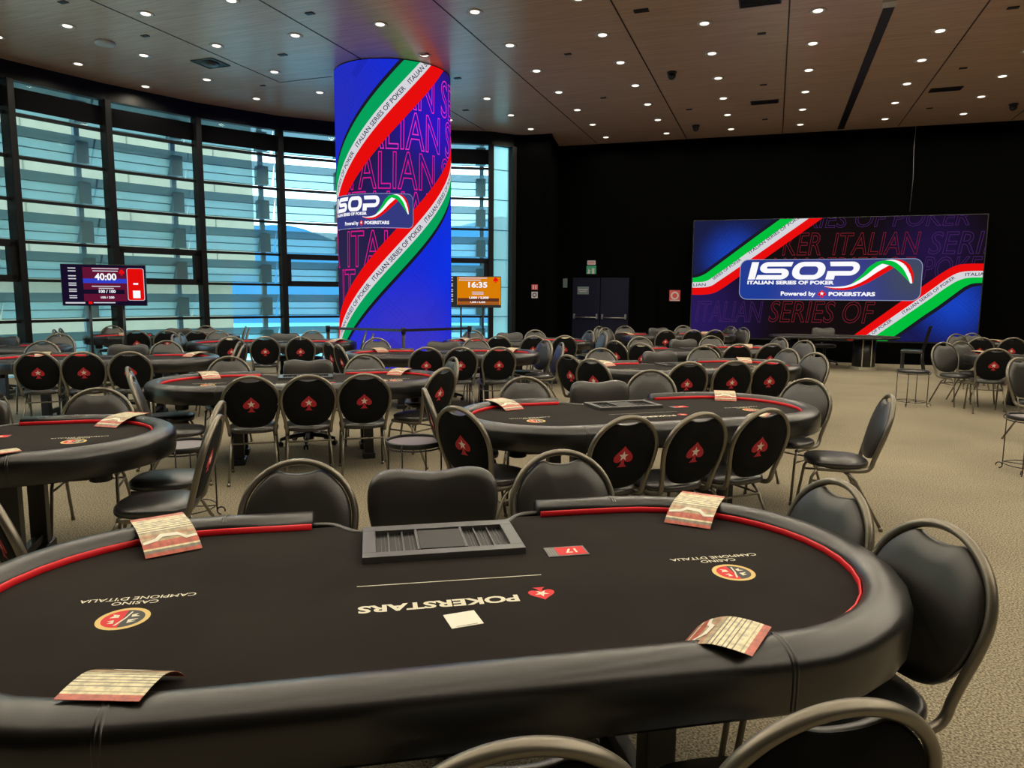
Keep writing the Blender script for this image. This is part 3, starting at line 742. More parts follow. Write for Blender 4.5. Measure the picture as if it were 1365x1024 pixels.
emis('tv_dark', C(22, 14, 38), 1); emis('tv_maroon', C(96, 20, 50), 1); emis('tv_blue', C(48, 64, 200), 1); emis('tv_text', C(205, 205, 215), 1); emis('tv_red', C(225, 12, 10), 1)
emis('tv_grey', C(44, 46, 44), 1); emis('tv_amber', C(215, 125, 5), 1); emis('tv_brown', C(92, 48, 32), 1); emis('tv_brown2', C(160, 88, 34), 1)
television('television', (-10.9, 9.25), math.radians(-50), 1.30, .71, 1.42, 'TV with red tournament clock reading 40:00 before the left windows', 'red', 'black two-pole stand under the maroon TV before the left windows')
television('television', (-6.62, 15.40), math.radians(-66), 1.36, .73, 1.36, 'TV with amber tournament clock reading 16:35 beside the column', 'amber', 'black two-pole stand under the amber TV beside the blue column')

# ------------------------------------------------------------------ ceiling fittings
def inside(x, y, mrg):
    P = outline; c_ = False
    for i in range(len(P)):
        x1, y1 = P[i]; x2, y2 = P[(i + 1) % len(P)]
        if (y1 > y) != (y2 > y) and x < (x2 - x1) * (y - y1) / (y2 - y1) + x1: c_ = not c_
        dx, dy = x2 - x1, y2 - y1; t = max(0, min(1, ((x - x1) * dx + (y - y1) * dy) / (dx * dx + dy * dy)))
        if math.hypot(x - x1 - t * dx, y - y1 - t * dy) < mrg: return False
    return c_
XC = [-12.40, -10.83, -9.22, -7.62, -6.04, -4.43, -2.83, -1.22, .41, 2.28, 3.90, 5.50, 7.1, 8.7, 10.3]
YB = [-.09, .26, .62, .97, 1.32, 1.74, 2.11, 2.46, 2.82, 3.165, 3.52, 3.875, 4.225, 4.58]
ORD = ['first', 'second', 'third', 'fourth', 'fifth', 'sixth', 'seventh', 'eighth', 'ninth', 'tenth', 'eleventh', 'twelfth', 'thirteenth', 'fourteenth']
SPOT_W = 40.0
spot_data = bpy.data.lights.new('downlight_beam', 'SPOT'); spot_data.energy = SPOT_W; spot_data.color = (1, .885, .68); spot_data.spot_size = math.radians(165); spot_data.spot_blend = .35; spot_data.shadow_soft_size = .07
proto = None
def visible_px(x, y):
    q = R.transposed() @ (Vector((x, y, CZ)) - Vector((0, 0, 1.65)))
    if q.z > -.1: return False
    return -10 < 682.5 + 947 * q.x / -q.z < 1375 and -12 < 512 - 947 * q.y / -q.z < 1034
for ri in range(len(YB)):
    n_in_row = 0
    for x in XC:
        y = 4.23 * YB[ri] + .018 * (x + 4.4)
        if not inside(x, y, .45): continue
        if math.hypot(x + 7.197, y - 12.828) < 1.3: continue
        vis = visible_px(x, y)
        if vis:
            n_in_row += 1
            if proto is None:
                f = MB().lathe([(.118, 0), (.124, -.006), (.112, -.012), (.080, -.006), (.072, -.001)], 24).build('downlight', 'light_trim'); proto = f
                MB().lathe([(.070, -.004), (.066, -.009), (.03, -.010)], 20).build('lens', 'lamp_glow', f)
                t_ = f
            else: t_ = copy_tree(proto)
            t_.location = (x, y, CZ)
            back = len(YB) - 1 - ri
            tag(t_, 'round ceiling downlight, %s from left, %s row from the back wall' % (ORD[n_in_row - 1], ORD[back]), 'downlight', 'recessed ceiling downlights')
        lo = bpy.data.objects.new('downlight_beam', spot_data); COL.objects.link(lo); lo.location = (x, y, CZ - .05)

def grille(x, y, w, d, lab, dome=False):
    e = empty('ceiling_grille', (x, y, CZ)); tag(e, lab, 'vent')
    MB().box((0, 0, -.004), (w, d, .008)).build('recess', 'slot_black', e)
    f = MB()
    for s in (-1, 1): f.box((s * w / 2, 0, -.008), (.02, d, .016)); f.box((0, s * d / 2, -.008), (w, .02, .016))
    f.build('frame', 'black_metal', e)
    if dome: MB().lathe([(.16, -.008), (.16, -.02), (.12, -.05), (.06, -.065), (.01, -.07)], 20).build('loudspeaker', 'dark_plastic', e)
    else:
        g = MB(); k = 5
        for i in range(k): g.box((0, -d / 2 + d * (i + .5) / k, -.010), (w - .02, .008, .012))
        g.build('slat', 'black_metal', e)
grille(-10.0, 11.02, .48, .46, 'square black ceiling opening with round speaker above the left windows', True)
grille(-.39, 11.37, .56, .30, 'black rectangular grille at the top edge of the photo')
grille(-.39, 17.03, .56, .26, 'black rectangular ceiling grille above the dark back wall')
grille(3.08, 17.17, .56, .26, 'black rectangular ceiling grille toward the upper right corner')
def ball_camera(x, y, lab, sz=1.0):
    e = empty('ceiling_camera', (x, y, CZ)); tag(e, lab, 'camera')
    MB().lathe([(.09 * sz, 0), (.09 * sz, -.03), (.07 * sz, -.04)], 18).build('mount', 'black_metal', e)
    MB().lathe([(.065 * sz, -.04), (.075 * sz, -.07), (.065 * sz, -.11), (.035 * sz, -.14), (.005, -.148)], 18).build('dome', 'black_plastic', e)
ball_camera(-2.02, 14.27, 'small black dome camera on the ceiling left of the nearer grille line')
ball_camera(-2.02, 18.76, 'small black dome camera on the ceiling near the black back wall')
ball_camera(4.71, 18.89, 'small black dome camera on the ceiling at the right')
e = MB().lathe([(.16, 0), (.165, -.02), (.15, -.04), (.10, -.05), (.02, -.052)], 24).build('smoke_detector', 'light_trim', None, (-10.92, 9.57, CZ)); tag(e, 'white round detector on the wooden ceiling at upper left', 'detector')
k_ = 0
for (x, y, w) in [(-2.06, 11.16, .22), (-6.82, 9.64, .14), (-8.43, 11.07, .16), (-10.0, 9.55, .13), (-10.01, 8.1, .14), (-.39, 12.72, .13), (-.40, 15.68, .13), (-2.01, 17.14, .13), (-.40, 18.64, .12), (-3.61, 12.66, .12), (-3.64, 15.59, .12), (3.08, 12.81, .15), (3.08, 15.75, .13), (3.07, 18.72, .12), (-6.04, 13.33, .14), (-6.87, 15.6, .14), (-6.01, 11.85, .16), (-10.03, 12.5, .11)]:
    e = MB().rbox((0, 0, -.006), (w, w * .6, .012), .003).build('ceiling_socket', 'slot_black', None, (x, y, CZ))
    where = ['nearest the long slot grilles at the top', 'left of the column at the top', 'just right of the square opening', 'left of the round detector', 'at the top left', 'below the nearest grille', 'above the middle grille', 'left of the middle grille', 'behind the middle grille', 'in the dim panel right of the column', 'farther back right of the column', 'near the top right corner', 'above the right-hand grille', 'behind the right-hand grille', 'by the column top on its right', 'behind the column on its right', 'in front of the column top', 'left of the column near the windows'][k_]; k_ += 1
    tag(e, 'small flat dark ceiling socket ' + where, 'ceiling socket', 'small dark ceiling sockets')
p = wp(9.05, .12)
tag(MB().tube([(p.x, p.y, 3.8), (p.x + .02, p.y, 4.6), (p.x - .01, p.y, 5.3), (p.x, p.y, CZ)], .006, 6).build('hanging_cable', 'steel'), 'thin pale cable hanging down the black wall above the big screen', 'cable')

# ------------------------------------------------------------------ furniture: banquet chair
def make_chair():
    root = empty('banquet_chair')
    def yb(z): return -.205 - max(0, z - .46) * .285
    hx = [(.190, .46), (.193, .50), (.205, .57), (.222, .65), (.230, .72), (.223, .78), (.200, .837), (.163, .884), (.115, .920), (.06, .943), (0, .951)]
    up = [(x, yb(z), z) for x, z in hx]
    side = [(.188, .16, .425), (.190, .02, .425), (.190, -.11, .423), (.190, -.175, .432)]
    half = side + up
    full = half + [(-x, y, z) for x, y, z in reversed(half[:-1])]
    MB().tube(crom(full, 3), .0145, 8, ry=.017, up=Vector((1, 0, 0))).build('frame', 'frame_metal', root)
    # back cushion outline with the hand-hold scooped out of its top
    ol = [(0, .492), (.07, .497), (.13, .518), (.178, .567), (.206, .64), (.2145, .72), (.208, .775), (.187, .827), (.157, .866), (.128, .893), (.106, .908), (.088, .915), (.073, .914), (.050, .907), (.024, .903), (0, .902)]
    o2 = [(q.x, q.y) for q in crom([(x, z, 0) for x, z in ol], 2)]
    o2 = o2 + [(-x, z) for x, z in reversed(o2[1:-1])]
    cz = .70
    def ring(s, d): return [(x * s, yb(cz + (z - cz) * s) + d, cz + (z - cz) * s) for x, z in o2]
    MB().stack([ring(1, -.004), ring(1.0, .008), ring(.988, .016), ring(.955, .023), ring(.7, .030), ring(.2, .032)]).build('backrest', 'vinyl', root)
    MB().stack([ring(.995, -.003), ring(.97, -.010), ring(.5, -.012), ring(.15, -.0125)]).build('back_cover', 'back_cloth', root)
    em = MB()
    sp = [(x, .705 + z) for x, z in spade_pts(.136, .134)]
    r0 = [(x, yb(z) - .0115, z) for x, z in sp]; r1 = [(x, yb(z) - .0140, z) for x, z in sp]
    em.add(r0 + r1, [tuple(range(len(sp), 2 * len(sp)))] + [(i, (i + 1) % len(sp), len(sp) + (i + 1) % len(sp), len(sp) + i) for i in range(len(sp))])
    eo = em.build('spade_emblem', 'emblem_red', root)
    st = [(x, z) for x, z in star_pts(.033, 0, .707)]
    s0 = [(x, yb(z) - .0138, z) for x, z in st]; s1 = [(x, yb(z) - .0150, z) for x, z in st]
    MB().add(s0 + s1, [tuple(range(10, 20))] + [(i, (i + 1) % 10, 10 + (i + 1) % 10, 10 + i) for i in range(10)]).build('star', 'emblem_star', eo)
    # seat
    n = 28; so = []
    for i in range(n):
        a = 2 * PI * i / n; c_, s_ = math.cos(a), math.sin(a)
        so.append((.215 * abs(c_) ** .72 * (1 if c_ > 0 else -1), .215 * abs(s_) ** .78 * (1 if s_ > 0 else -1)))
    def sr(s, z): return [(x * s, y * s, z) for x, y in so]
    MB().stack([sr(.90, .436), sr(.985, .441), sr(1.0, .458), sr(.985, .474), sr(.93, .484), sr(.6, .494), sr(.2, .497)]).build('seat', 'vinyl_seat', root)
    for s in (-1, 1):
        MB().tube([(s * .190, .15, .425), (s * .193, .185, .36), (s * .203, .235, .012)], .011, 8).tube([(s * .203, .235, 0), (s * .203, .235, .03)], .014, 8).build('leg', 'frame_metal', root)
        MB().tube([(s * .175, -.02, .422), (s * .182, -.10, .36), (s * .205, -.292, .012)], .011, 8).tube([(s * .205, -.294, 0), (s * .205, -.288, .03)], .014, 8).build('leg', 'frame_metal', root)
    t_ = MB().tube([(-.184, -.12, .335), (.184, -.12, .335)], .008, 6)
    for s in (-1, 1): t_.tube([(s * .186, -.12, .335), (s * .194, .190, .335)], .008, 6)
    t_.build('stretcher', 'frame_metal', root)
    return root

TN = {'T1': 'the nearest table', 'TB': 'the left foreground table', 'T2': 'the second table back', 'T6': 'the third table back', 'T7': 'the fourth table back', 'T8': 'the farthest centre table',
      'T3': 'the table before the column', 'T4': 'the table at the column base', 'T5': 'the table past the column', 'TL2': 'the left midground table', 'TL5': 'the table left of the column',
      'TL4': 'the table behind the left TV', 'TL3': 'the far-left window table', 'TR1': 'the nearer right-edge table', 'TR2': 'the farther right-edge table'}
CH = [('T1','F','left',-1.66,2.14,301),('T1','F','right',-.69,2.73,301),('T1','E','R2',-.01,2.72,213),('T1','E','R1',.25,2.27,214),('T1','N','right',-.02,1.57,121),('T1','N','mid',-.51,1.27,121),
('TB','F','right',-4.38,3.52,308),('TB','E','R1',-3.60,3.43,211),('TB','E','R2',-3.23,3.0,212),('TB','N','x',-2.62,2.05,70),
('T3','E','L1',-5.40,5.22,44),('T3','E','L2',-4.80,4.72,44),('T3','N','left',-4.33,5.11,128),('T3','N','mid',-3.94,5.38,128),('T3','N','right',-3.55,5.67,126),('T3','E','R1',-3.26,6.21,167),('T3','E','R2',-3.57,6.99,225),('T3','F','left',-5.43,6.01,305),('T3','F','right',-4.26,6.86,300),
('T2','E','L1',-1.7,4.32,68),('T2','E','L2',-2.12,4.89,34),('T2','F','left',-1.82,5.42,296),('T2','F','right',-1.00,6.40,278),('T2','E','R2',.15,6.27,240),('T2','E','R1',.49,5.68,185),('T2','N','left',-.99,4.32,134),('T2','N','mid',-.61,4.60,136),('T2','N','right',-.24,4.92,136),
('T6','E','L1',-2.08,8.39,60),('T6','E','L2',-1.75,8.02,70),('T6','F','left',-1.98,9.07,300),('T6','F','right',-.8,9.98,285),('T6','N','left',-.98,8.1,120),('T6','N','mid',-.53,8.45,120),('T6','N','right',-.14,8.75,120),('T6','E','R2',0,10.12,225),('T6','E','R1',.32,9.51,228),
('T7','E','L1',-2.15,11.35,62),('T7','E','L2',-1.75,11.02,75),('T7','F','left',-2.0,12.05,295),('T7','F','right',-.9,12.91,290),('T7','N','left',-1.02,11.06,118),('T7','N','mid',-.61,11.4,118),('T7','N','right',-.14,11.77,118),('T7','E','R2',-.09,13.11,225),('T7','E','R1',.31,12.38,230),
('T8','E','L1',-3.45,15.95,330),('T8','E','L2',-3.2,15.36,325),('T8','F','left',-3.15,16.42,290),('T8','F','right',-1.91,17.38,290),('T8','N','left',-2.22,15.38,118),('T8','N','mid',-1.71,15.76,118),('T8','N','right',-1.29,16.08,118),('T8','E','R2',-1.13,17.5,230),('T8','E','R1',-.83,16.95,230),
('T5','F','left',-5.44,12.79,300),('T5','F','right',-4.37,13.52,300),('T5','N','left',-4.57,11.73,118),('T5','N','mid',-4.05,12.06,118),('T5','N','right',-3.58,12.39,118),('T5','E','R2',-3.7,13.85,225),('T5','E','R1',-3.33,13.42,215),
('T4','F','left',-5.78,9.67,300),('T4','F','right',-4.36,10.39,300),('T4','N','left',-4.49,8.78,122),('T4','N','mid',-4.08,8.99,122),('T4','N','right',-3.62,9.24,122),('T4','E','R2',-3.54,10.44,232),('T4','E','R1',-3.23,10.05,210),('T4','E','L1',-5.9,9.10,60),('T4','E','L2',-5.42,8.66,55),
('TL5','F','left',-9.64,10.42,300),('TL5','F','right',-8.08,11.18,300),('TL5','N','left',-8.41,9.48,130),('TL5','N','mid',-7.94,9.72,130),('TL5','N','right',-7.43,9.96,130),('TL5','E','L1',-9.4,9.85,30),('TL5','E','L2',-9.12,9.42,30),('TL5','E','R2',-7.40,11.35,212),('TL5','E','R1',-7.0,10.95,212),
('TL4','F','left',-12.86,10.95,308),('TL4','F','right',-11.17,11.80,308),('TL4','N','left',-11.26,10.22,132),('TL4','N','mid',-10.78,10.46,132),('TL4','N','right',-10.31,10.71,132),('TL4','E','R2',-10.80,12.10,222),('TL4','E','R1',-10.42,11.76,220),('TL4','E','L1',-12.62,10.12,42),('TL4','E','L2',-12.3,9.75,42),
('TL2','F','left',-9.55,6.95,308),('TL2','F','right',-8.1,7.74,305),('TL2','N','left',-8.26,6.09,133),('TL2','N','mid',-7.81,6.32,133),('TL2','N','right',-7.36,6.57,133),('TL2','E','R2',-7.5,8.1,210),('TL2','E','R1',-7.08,7.72,208),('TL2','N','x',-8.45,5.45,20),
('TL3','F','right',-11.09,8.41,310),('TL3','N','x',-10.75,6.88,130),
('TR1','E','L1',2.75,12.74,298),('TR1','E','L2',3.08,13.2,296),('TR1','N','left',3.0,12.12,90),('TR1','N','right',3.5,12.0,95),('TR1','X','solo',2.99,9.73,310),
('TR2','E','L1',3.60,16.0,295),('TR2','E','L2',3.95,16.5,290),('TR2','N','left',3.55,15.35,95),('TR2','N','right',4.11,15.6,95)]
chair0 = None
for t, sd, wh, x, y, fa in CH:
    if chair0 is None: chair0 = make_chair(); c_ = chair0
    else: c_ = copy_tree(chair0)
    c_.location = (x, y, 0); c_.rotation_euler = (0, 0, math.radians(fa - 90))
    T = TN[t]
    if sd == 'N' and wh in ('left', 'mid', 'right'): lab = 'red-spade black chair, %s on the near side of %s' % ({'mid': 'middle'}.get(wh, wh), T)
    elif sd == 'F': lab = 'oval-backed chair on far side of %s, %s of dealer' % (T, wh)
    elif sd == 'E': lab = 'oval-backed chair, %s end of %s, %s one' % ('left' if wh[0] == 'L' else 'right', T, {'L1': 'first', 'L2': 'second', 'R1': 'nearer', 'R2': 'farther'}[wh])
    elif wh == 'solo': lab = 'oval-backed chair cut by the right edge, before the nearer right-edge table'
    else: lab = 'black banquet chair cut by the left edge beside ' + T
    tag(c_, lab, 'chair', 'oval-backed banquet chairs')

# ------------------------------------------------------------------ dealer office chair
def make_dealer():
    root = empty('dealer_chair')
    o1 = [(0, .575), (.13, .575), (.21, .59), (.248, .64), (.270, .73), (.276, .81), (.262, .872), (.22, .906), (.15, .914), (.07, .902), (0, .893)]
    p_ = [(q.x, q.y) for q in crom([(x, z, 0) for x, z in o1], 3)]; p_ = p_ + [(-x, z) for x, z in reversed(p_[1:-1])]
    cz = .75
    def yb(z): return -.26 - (z - .55) * .12
    def ring(s, d): return [(x * s, yb(cz + (z - cz) * s) + d + .55 * (x * s) ** 2, cz + (z - cz) * s) for x, z in p_]
    MB().stack([ring(.3, -.052), ring(.85, -.050), ring(.95, -.042), ring(.995, -.022), ring(1.0, 0), ring(.985, .018), ring(.93, .032), ring(.8, .040), ring(.3, .042)]).build('backrest', 'vinyl', root)
    n = 28
    so = [(.25 * abs(math.cos(2 * PI * i / n)) ** .6 * (1 if math.cos(2 * PI * i / n) > 0 else -1), .24 * abs(math.sin(2 * PI * i / n)) ** .6 * (1 if math.sin(2 * PI * i / n) > 0 else -1)) for i in range(n)]
    def sr(s, z): return [(x * s, y * s, z) for x, y in so]
    MB().stack([sr(.85, .43), sr(.97, .44), sr(1, .47), sr(.97, .50), sr(.88, .515), sr(.4, .52)]).build('seat', 'vinyl_seat', root)
    MB().tube([(0, -.12, .42), (0, -.29, .44), (0, -.325, .52), (0, -.335, .70)], .02, 8, ry=.035).build('back_bracket', 'black_plastic', root)
    MB().lathe([(.10, .43), (.08, .41), (.032, .40), (.032, .24), (.045, .23), (.045, .10), (.06, .09), (.06, .06)], 18).build('gas_column', 'black_plastic', root)
    b_ = MB()
    for k in range(5):
        a = 2 * PI * k / 5 + .3; c_, s_ = math.cos(a), math.sin(a)
        b_.tube([(.03 * c_, .03 * s_, .115), (.16 * c_, .16 * s_, .105), (.30 * c_, .30 * s_, .078)], [.030, .026, .018], 8)
    b_.build('star_base', 'black_plastic', root)
    for k in range(5):
        a = 2 * PI * k / 5 + .3; c_, s_ = math.cos(a), math.sin(a); R3 = Matrix.Rotation(a, 3, 'Z')
        w_ = MB()
        for q in (-.016, .016):
            pts = [Vector((.30 * c_, .30 * s_, .028)) + R3 @ Vector((0, q - .008, 0)), Vector((.30 * c_, .30 * s_, .028)) + R3 @ Vector((0, q + .008, 0))]
            w_.tube(pts, .027, 12)
        w_.tube([(.30 * c_, .30 * s_, .03), (.30 * c_, .30 * s_, .085)], .009, 6)
        w_.build('castor', 'black_plastic', root)
    return root

# ------------------------------------------------------------------ poker table
def stadium(r, a=.76, n=18, start=None):
    """counter-clockwise full outline"""
    P = [(a + r * math.cos(-PI / 2 + PI * i / n), r * math.sin(-PI / 2 + PI * i / n)) for i in range(n + 1)]
    P += [(-a + r * math.cos(PI / 2 + PI * i / n), r * math.sin(PI / 2 + PI * i / n)) for i in range(n + 1)]
    return P
CUT = .445
def open_path(r, a=.76, n=18):
    """from the right side of the dealer gap, clockwise round the front, to the left side"""
    P = [(CUT, r)] + [(a - .0 + r * math.cos(PI / 2 - PI * i / n), r * math.sin(PI / 2 - PI * i / n)) for i in range(n + 1)]
    for t_ in (.5, .25, 0, -.25, -.5): P.append((t_, -r))
    P += [(-a + r * math.cos(-PI / 2 - PI * i / n), r * math.sin(-PI / 2 - PI * i / n)) for i in range(n + 1)] + [(-CUT, r)]
    return P
NOTCH = [(.445, .625), (.40, .622), (.355, .60), (.32, .555), (.285, .515), (.25, .505)]
def notch_curve():
    P = crom([(x, y, 0) for x, y in NOTCH], 4); P = [(p.x, p.y) for p in P]
    return P + [(-x, y) for x, y in reversed(P)]
def table_outline(r):
    """stadium with the dealer recess"""
    P = [(x, y) for x, y in stadium(r)]
    n = 19; right = P[:n]; left = P[n:]
    nc = [(x, min(y, r)) for x, y in notch_curve()]
    return right + nc + left
RAILP = [(0.010, .650), (0.0, .665), (-.003, .720), (-.002, .765), (.005, .785), (.018, .799), (.040, .810), (.070, .8165), (.100, .815), (.119, .806), (.129, .790), (.132, .770), (.130, .70), (.10, .650)]
def crest(A, cx, cy, r, ang=PI):
    def tr(p): return (cx + p[0] * math.cos(ang) - p[1] * math.sin(ang), cy + p[0] * math.sin(ang) + p[1] * math.cos(ang))
    n = 28; c1 = [(r * math.cos(2 * PI * i / n), r * math.sin(2 * PI * i / n)) for i in range(n + 1)]; c2 = [(x * .80, y * .80) for x, y in c1]
    A.quadstrip([tr(p) for p in c1], [tr(p) for p in c2], 'print_gold', 1)
    A.poly([tr(p) for p in c2[7:22]], 'slot_black', 1)
    A.poly([tr(p) for p in c2[21:] + c2[1:8]], 'print_red', 1)
    for pts in ([(.1, .6), (.2, .62), (-.05, -.05), (-.15, -.62), (-.22, -.6), (-.12, -.03)], [(.25, .42), (.48, .40), (.35, .25), (.55, .18), (.30, .10)], [(.2, -.1), (.55, -.12), (.42, -.3), (.5, -.45), (.22, -.35)],
                [(-.25, .45), (-.55, .30), (-.35, .28), (-.6, .08), (-.22, .12)], [(-.28, -.1), (-.6, -.15), (-.42, -.25), (-.48, -.42), (-.25, -.32)]):
        A.poly([tr((x * r, y * r)) for x, y in pts], 'print_white', 2)
    A.text("CASINO", cx, cy + r * 1.42 + .018, .021, .125, 'print_white', 1, bold=.01, ang=ang, align='C')
    A.text("CAMPIONE D'ITALIA", cx, cy + r * 1.42 + .050, .021, .315, 'print_white', 1, bold=.01, ang=ang, align='C')

def make_table():
    root = empty('poker_table')
    body = MB().prism(table_outline(.60), .66, .755)
    body.build('tabletop', 'black_plastic', root)
    ft = MB().prism(table_outline(.585), .755, .7655).build('felt', 'felt', root)
    rings = [[] for _ in open_path(.7)]
    for d, z in RAILP:
        for i, (x, y) in enumerate(open_path(.70 - d)): rings[i].append((x, y, z))
    rail = MB().stack(rings).build('padded_rail', 'rail_vinyl', root)
    for (x, s) in ((.76, -1), (-.76, -1), (.76, 1), (-.76, 1)):
        MB().stack([[(x + dx, s * (.70 - d + (.001 + e_) * (1 if d < .06 else -.3)), z + (.001 + e_) * (1 if z > .79 else .2)) for d, z in RAILP[1:10]] for dx, e_ in ((-.010, -.0015), (-.007, .0012), (-.002, .0012), (0, -.0015), (.002, .0012), (.007, .0012), (.010, -.0015))], cap0=False, cap1=False, cyc=False).build('seam', 'rail_vinyl', rail)
    MB().tube([(x, y, .777) for x, y in open_path(.70 - .1355)], .0125, 8, ry=.0045).build('red_piping', 'red_trim', rail)
    MB().tube([(x, y + .004, .760) for x, y in notch_curve()], .013, 8).build('dealer_edge', 'rail_vinyl', root)
    # chip tray
    tr = MB(); x0, x1, y0, y1 = -.255, .298, .178, .497; zt = .788
    def bx(a, b_, c_, d_, z0, z1, mi=0): tr.rbox(((a + c_) / 2, (b_ + d_) / 2, (z0 + z1) / 2), (abs(c_ - a), abs(d_ - b_), z1 - z0), .002, mi=mi)
    bx(x0, y0, x1, y0 + .045, .765, zt); bx(x0, y1 - .055, x1, y1, .765, zt); bx(x0, y0 + .045, x0 + .045, y1 - .055, .765, zt); bx(x1 - .045, y0 + .045, x1, y1 - .055, .765, zt)
    tro = tr.build('chip_tray', 'dark_plastic', root)
    MB().box(((x0 + x1) / 2, (y0 + y1) / 2, .768), (x1 - x0 - .06, y1 - y0 - .06, .004)).build('tray_floor', 'slot_black', tro)
    MB().rbox((.018, .335, .781), (.155, .19, .008), .002).build('tray_cover', 'slot_black', tro)
    dv = MB()
    for x in (-.065, .10): dv.rbox((x, (y0 + y1) / 2, .778), (.010, .21, .018), .002)
    for x in (-.165, -.115, .15, .20): dv.rbox((x, (y0 + y1) / 2, .775), (.006, .21, .012), .002)
    for x in (-.19, -.178, -.14, -.128, -.09, -.078, .125, .135, .17, .182, .222, .235): dv.box((x, (y0 + y1) / 2, .7715), (.0018, .21, .003))
    dv.build('divider', 'dark_plastic', tro)
    # printing on the felt (reads from the dealer side)
    A = Art()
    A.text('POKERSTARS', -.034, -.150, .042, .464, 'print_white', 1, bold=.035, ang=PI, align='C')
    A.poly([(-.27, -.0015), (.305, -.0115), (.305, -.0155), (-.27, -.0055)], 'print_white', 1)
    A.build('wordmark', lambda u, v, l: (u, v, .7657 + .0003 * l), root)
    A = Art(); A.poly([(.273 - x, -.153 - y) for x, y in spade_pts(.082, .088)], 'print_red', 1); A.poly([(x, y) for x, y in [(.546 - a, -.306 - b__) for a, b__ in star_pts(.023, .273, -.153)]], 'print_white', 2)
    A.build('spade_logo', lambda u, v, l: (u, v, .7657 + .0003 * l), root)
    for cx in (.923, -.893):
        A = Art(); crest(A, cx, -.107, .068); A.build('crest', lambda u, v, l: (u, v, .7657 + .0003 * l), root)
    for s in (-1, 1):
        lf = MB()
        for v in (-.23, .23): lf.rbox((s * .62, v, .36), (.095, .085, .62), .006)
        lf.rbox((s * .62, 0, .635), (.10, .60, .05), .006)
        for v in (-.23, .23): lf.rbox((s * .62, v, .03), (.12, .20, .06), .01)
        lf.rbox((s * .62, 0, .10), (.05, .46, .05), .004)
        lf.build('leg_frame', 'black_metal', root)
    MB().rbox((0, 0, .625), (1.16, .08, .06), .006).build('beam', 'black_metal', root)
    MB().rbox((.33, .28, .60), (.14, .16, .12), .006).build('drop_box', 'black_plastic', root)
    for s in (-1, 1):
        MB().lathe([(.085, .66), (.085, .645), (.062, .64), (.060, .57), (.05, .565)], 20, (s * 1.10, -.31, 0)).build('cup_holder', 'black_plastic', root)
    return root
TABLES = {'T1': (-.92, 1.93, 31.5), 'T2': (-.91, 5.38, 38.5), 'T3': (-4.45, 6.02, 36), 'TB': (-4.67, 2.53, 38), 'TL2': (-8.3, 6.95, 28), 'TL3': (-11.7, 7.45, 25), 'TL4': (-11.45, 11.0, 27), 'TL5': (-8.32, 10.4, 26), 'T4': (-4.6, 9.6, 27),
          'T5': (-4.5, 12.7, 34), 'T6': (-.92, 9.13, 38), 'T7': (-.97, 12.1, 38), 'T8': (-2.05, 16.5, 38), 'TR1': (4.25, 13.1, 22), 'TR2': (5.38, 17.08, 25)}
tab0 = None; deal0 = None; leaf0 = None
# leaflets: (u, v at the sheet's rail end, direction towards the felt)
def leaf_yz(kind, t):
    if kind == 'F':
        return .085 - t * .30, (.8235 if t < .36 else .772 + .0515 * max(0, math.cos((t - .36) / .64 * PI / 2)) ** .8)
    return -.070 + t * .190, (.824 + .004 * math.sin(t * 5) if t < .42 else .772 + .0555 * max(0, math.cos((t - .42) / .58 * PI / 2)) ** .8)
def make_leaflet(kind):
    """kind 'F': leans from the far rail down to the felt; 'N': leans on the near rail, curling"""
    w, L, n = .178, .30, 12; o_ = MB(); ring = []
    vs = []; fs = []
    for i in range(n + 1):
        t_ = i / n
        y, z = leaf_yz(kind, t_)
        for s in (-1, 1): vs.append((s * w / 2, y, z))
    m_ = len(vs)
    vs2 = vs + [(x, y, z - .0012) for x, y, z in vs]
    for i in range(n):
        a = i * 2; fs.append((a, a + 1, a + 3, a + 2)); fs.append((m_ + a + 2, m_ + a + 3, m_ + a + 1, m_ + a))
        fs.append((a, a + 2, m_ + a + 2, m_ + a)); fs.append((a + 1, m_ + a + 1, m_ + a + 3, a + 3))
    fs.append((0, m_, m_ + 1, 1)); fs.append((n * 2, n * 2 + 1, m_ + n * 2 + 1, m_ + n * 2))
    me = bpy.data.meshes.new('leaflet'); me.from_pydata(vs2, [], fs); me.materials.append(M['leaflet'])
    uv = me.uv_layers.new(name='UVMap')
    for p_ in me.polygons:
        for li in p_.loop_indices:
            vi = me.loops[li].vertex_index % m_; k = vi // 2
            uv.data[li].uv = (vi % 2, 1 - k / n if kind == 'F' else 1 - k / n)
    ob = bpy.data.objects.new('leaflet', me); COL.objects.link(ob)
    # white crossing band and plate printed near the lower end
    A = Art()
    A.poly([(-.085, -.145), (-.04, -.135), (-.02, -.115), (.03, -.12), (.05, -.145), (.088, -.14), (.088, -.128), (.055, -.13), (.03, -.10), (-.025, -.095), (-.045, -.12), (-.085, -.132)], 'card_white', 1)
    def fn(u, v, l):
        t_ = max(0, min(1, 1 - (v + .145 + .055) / .30))
        y_, z_ = leaf_yz(kind, t_)
        return ((u if kind == 'F' else -u), y_, z_ + .0016)
    A.build('logo_band', fn, ob)
    return ob
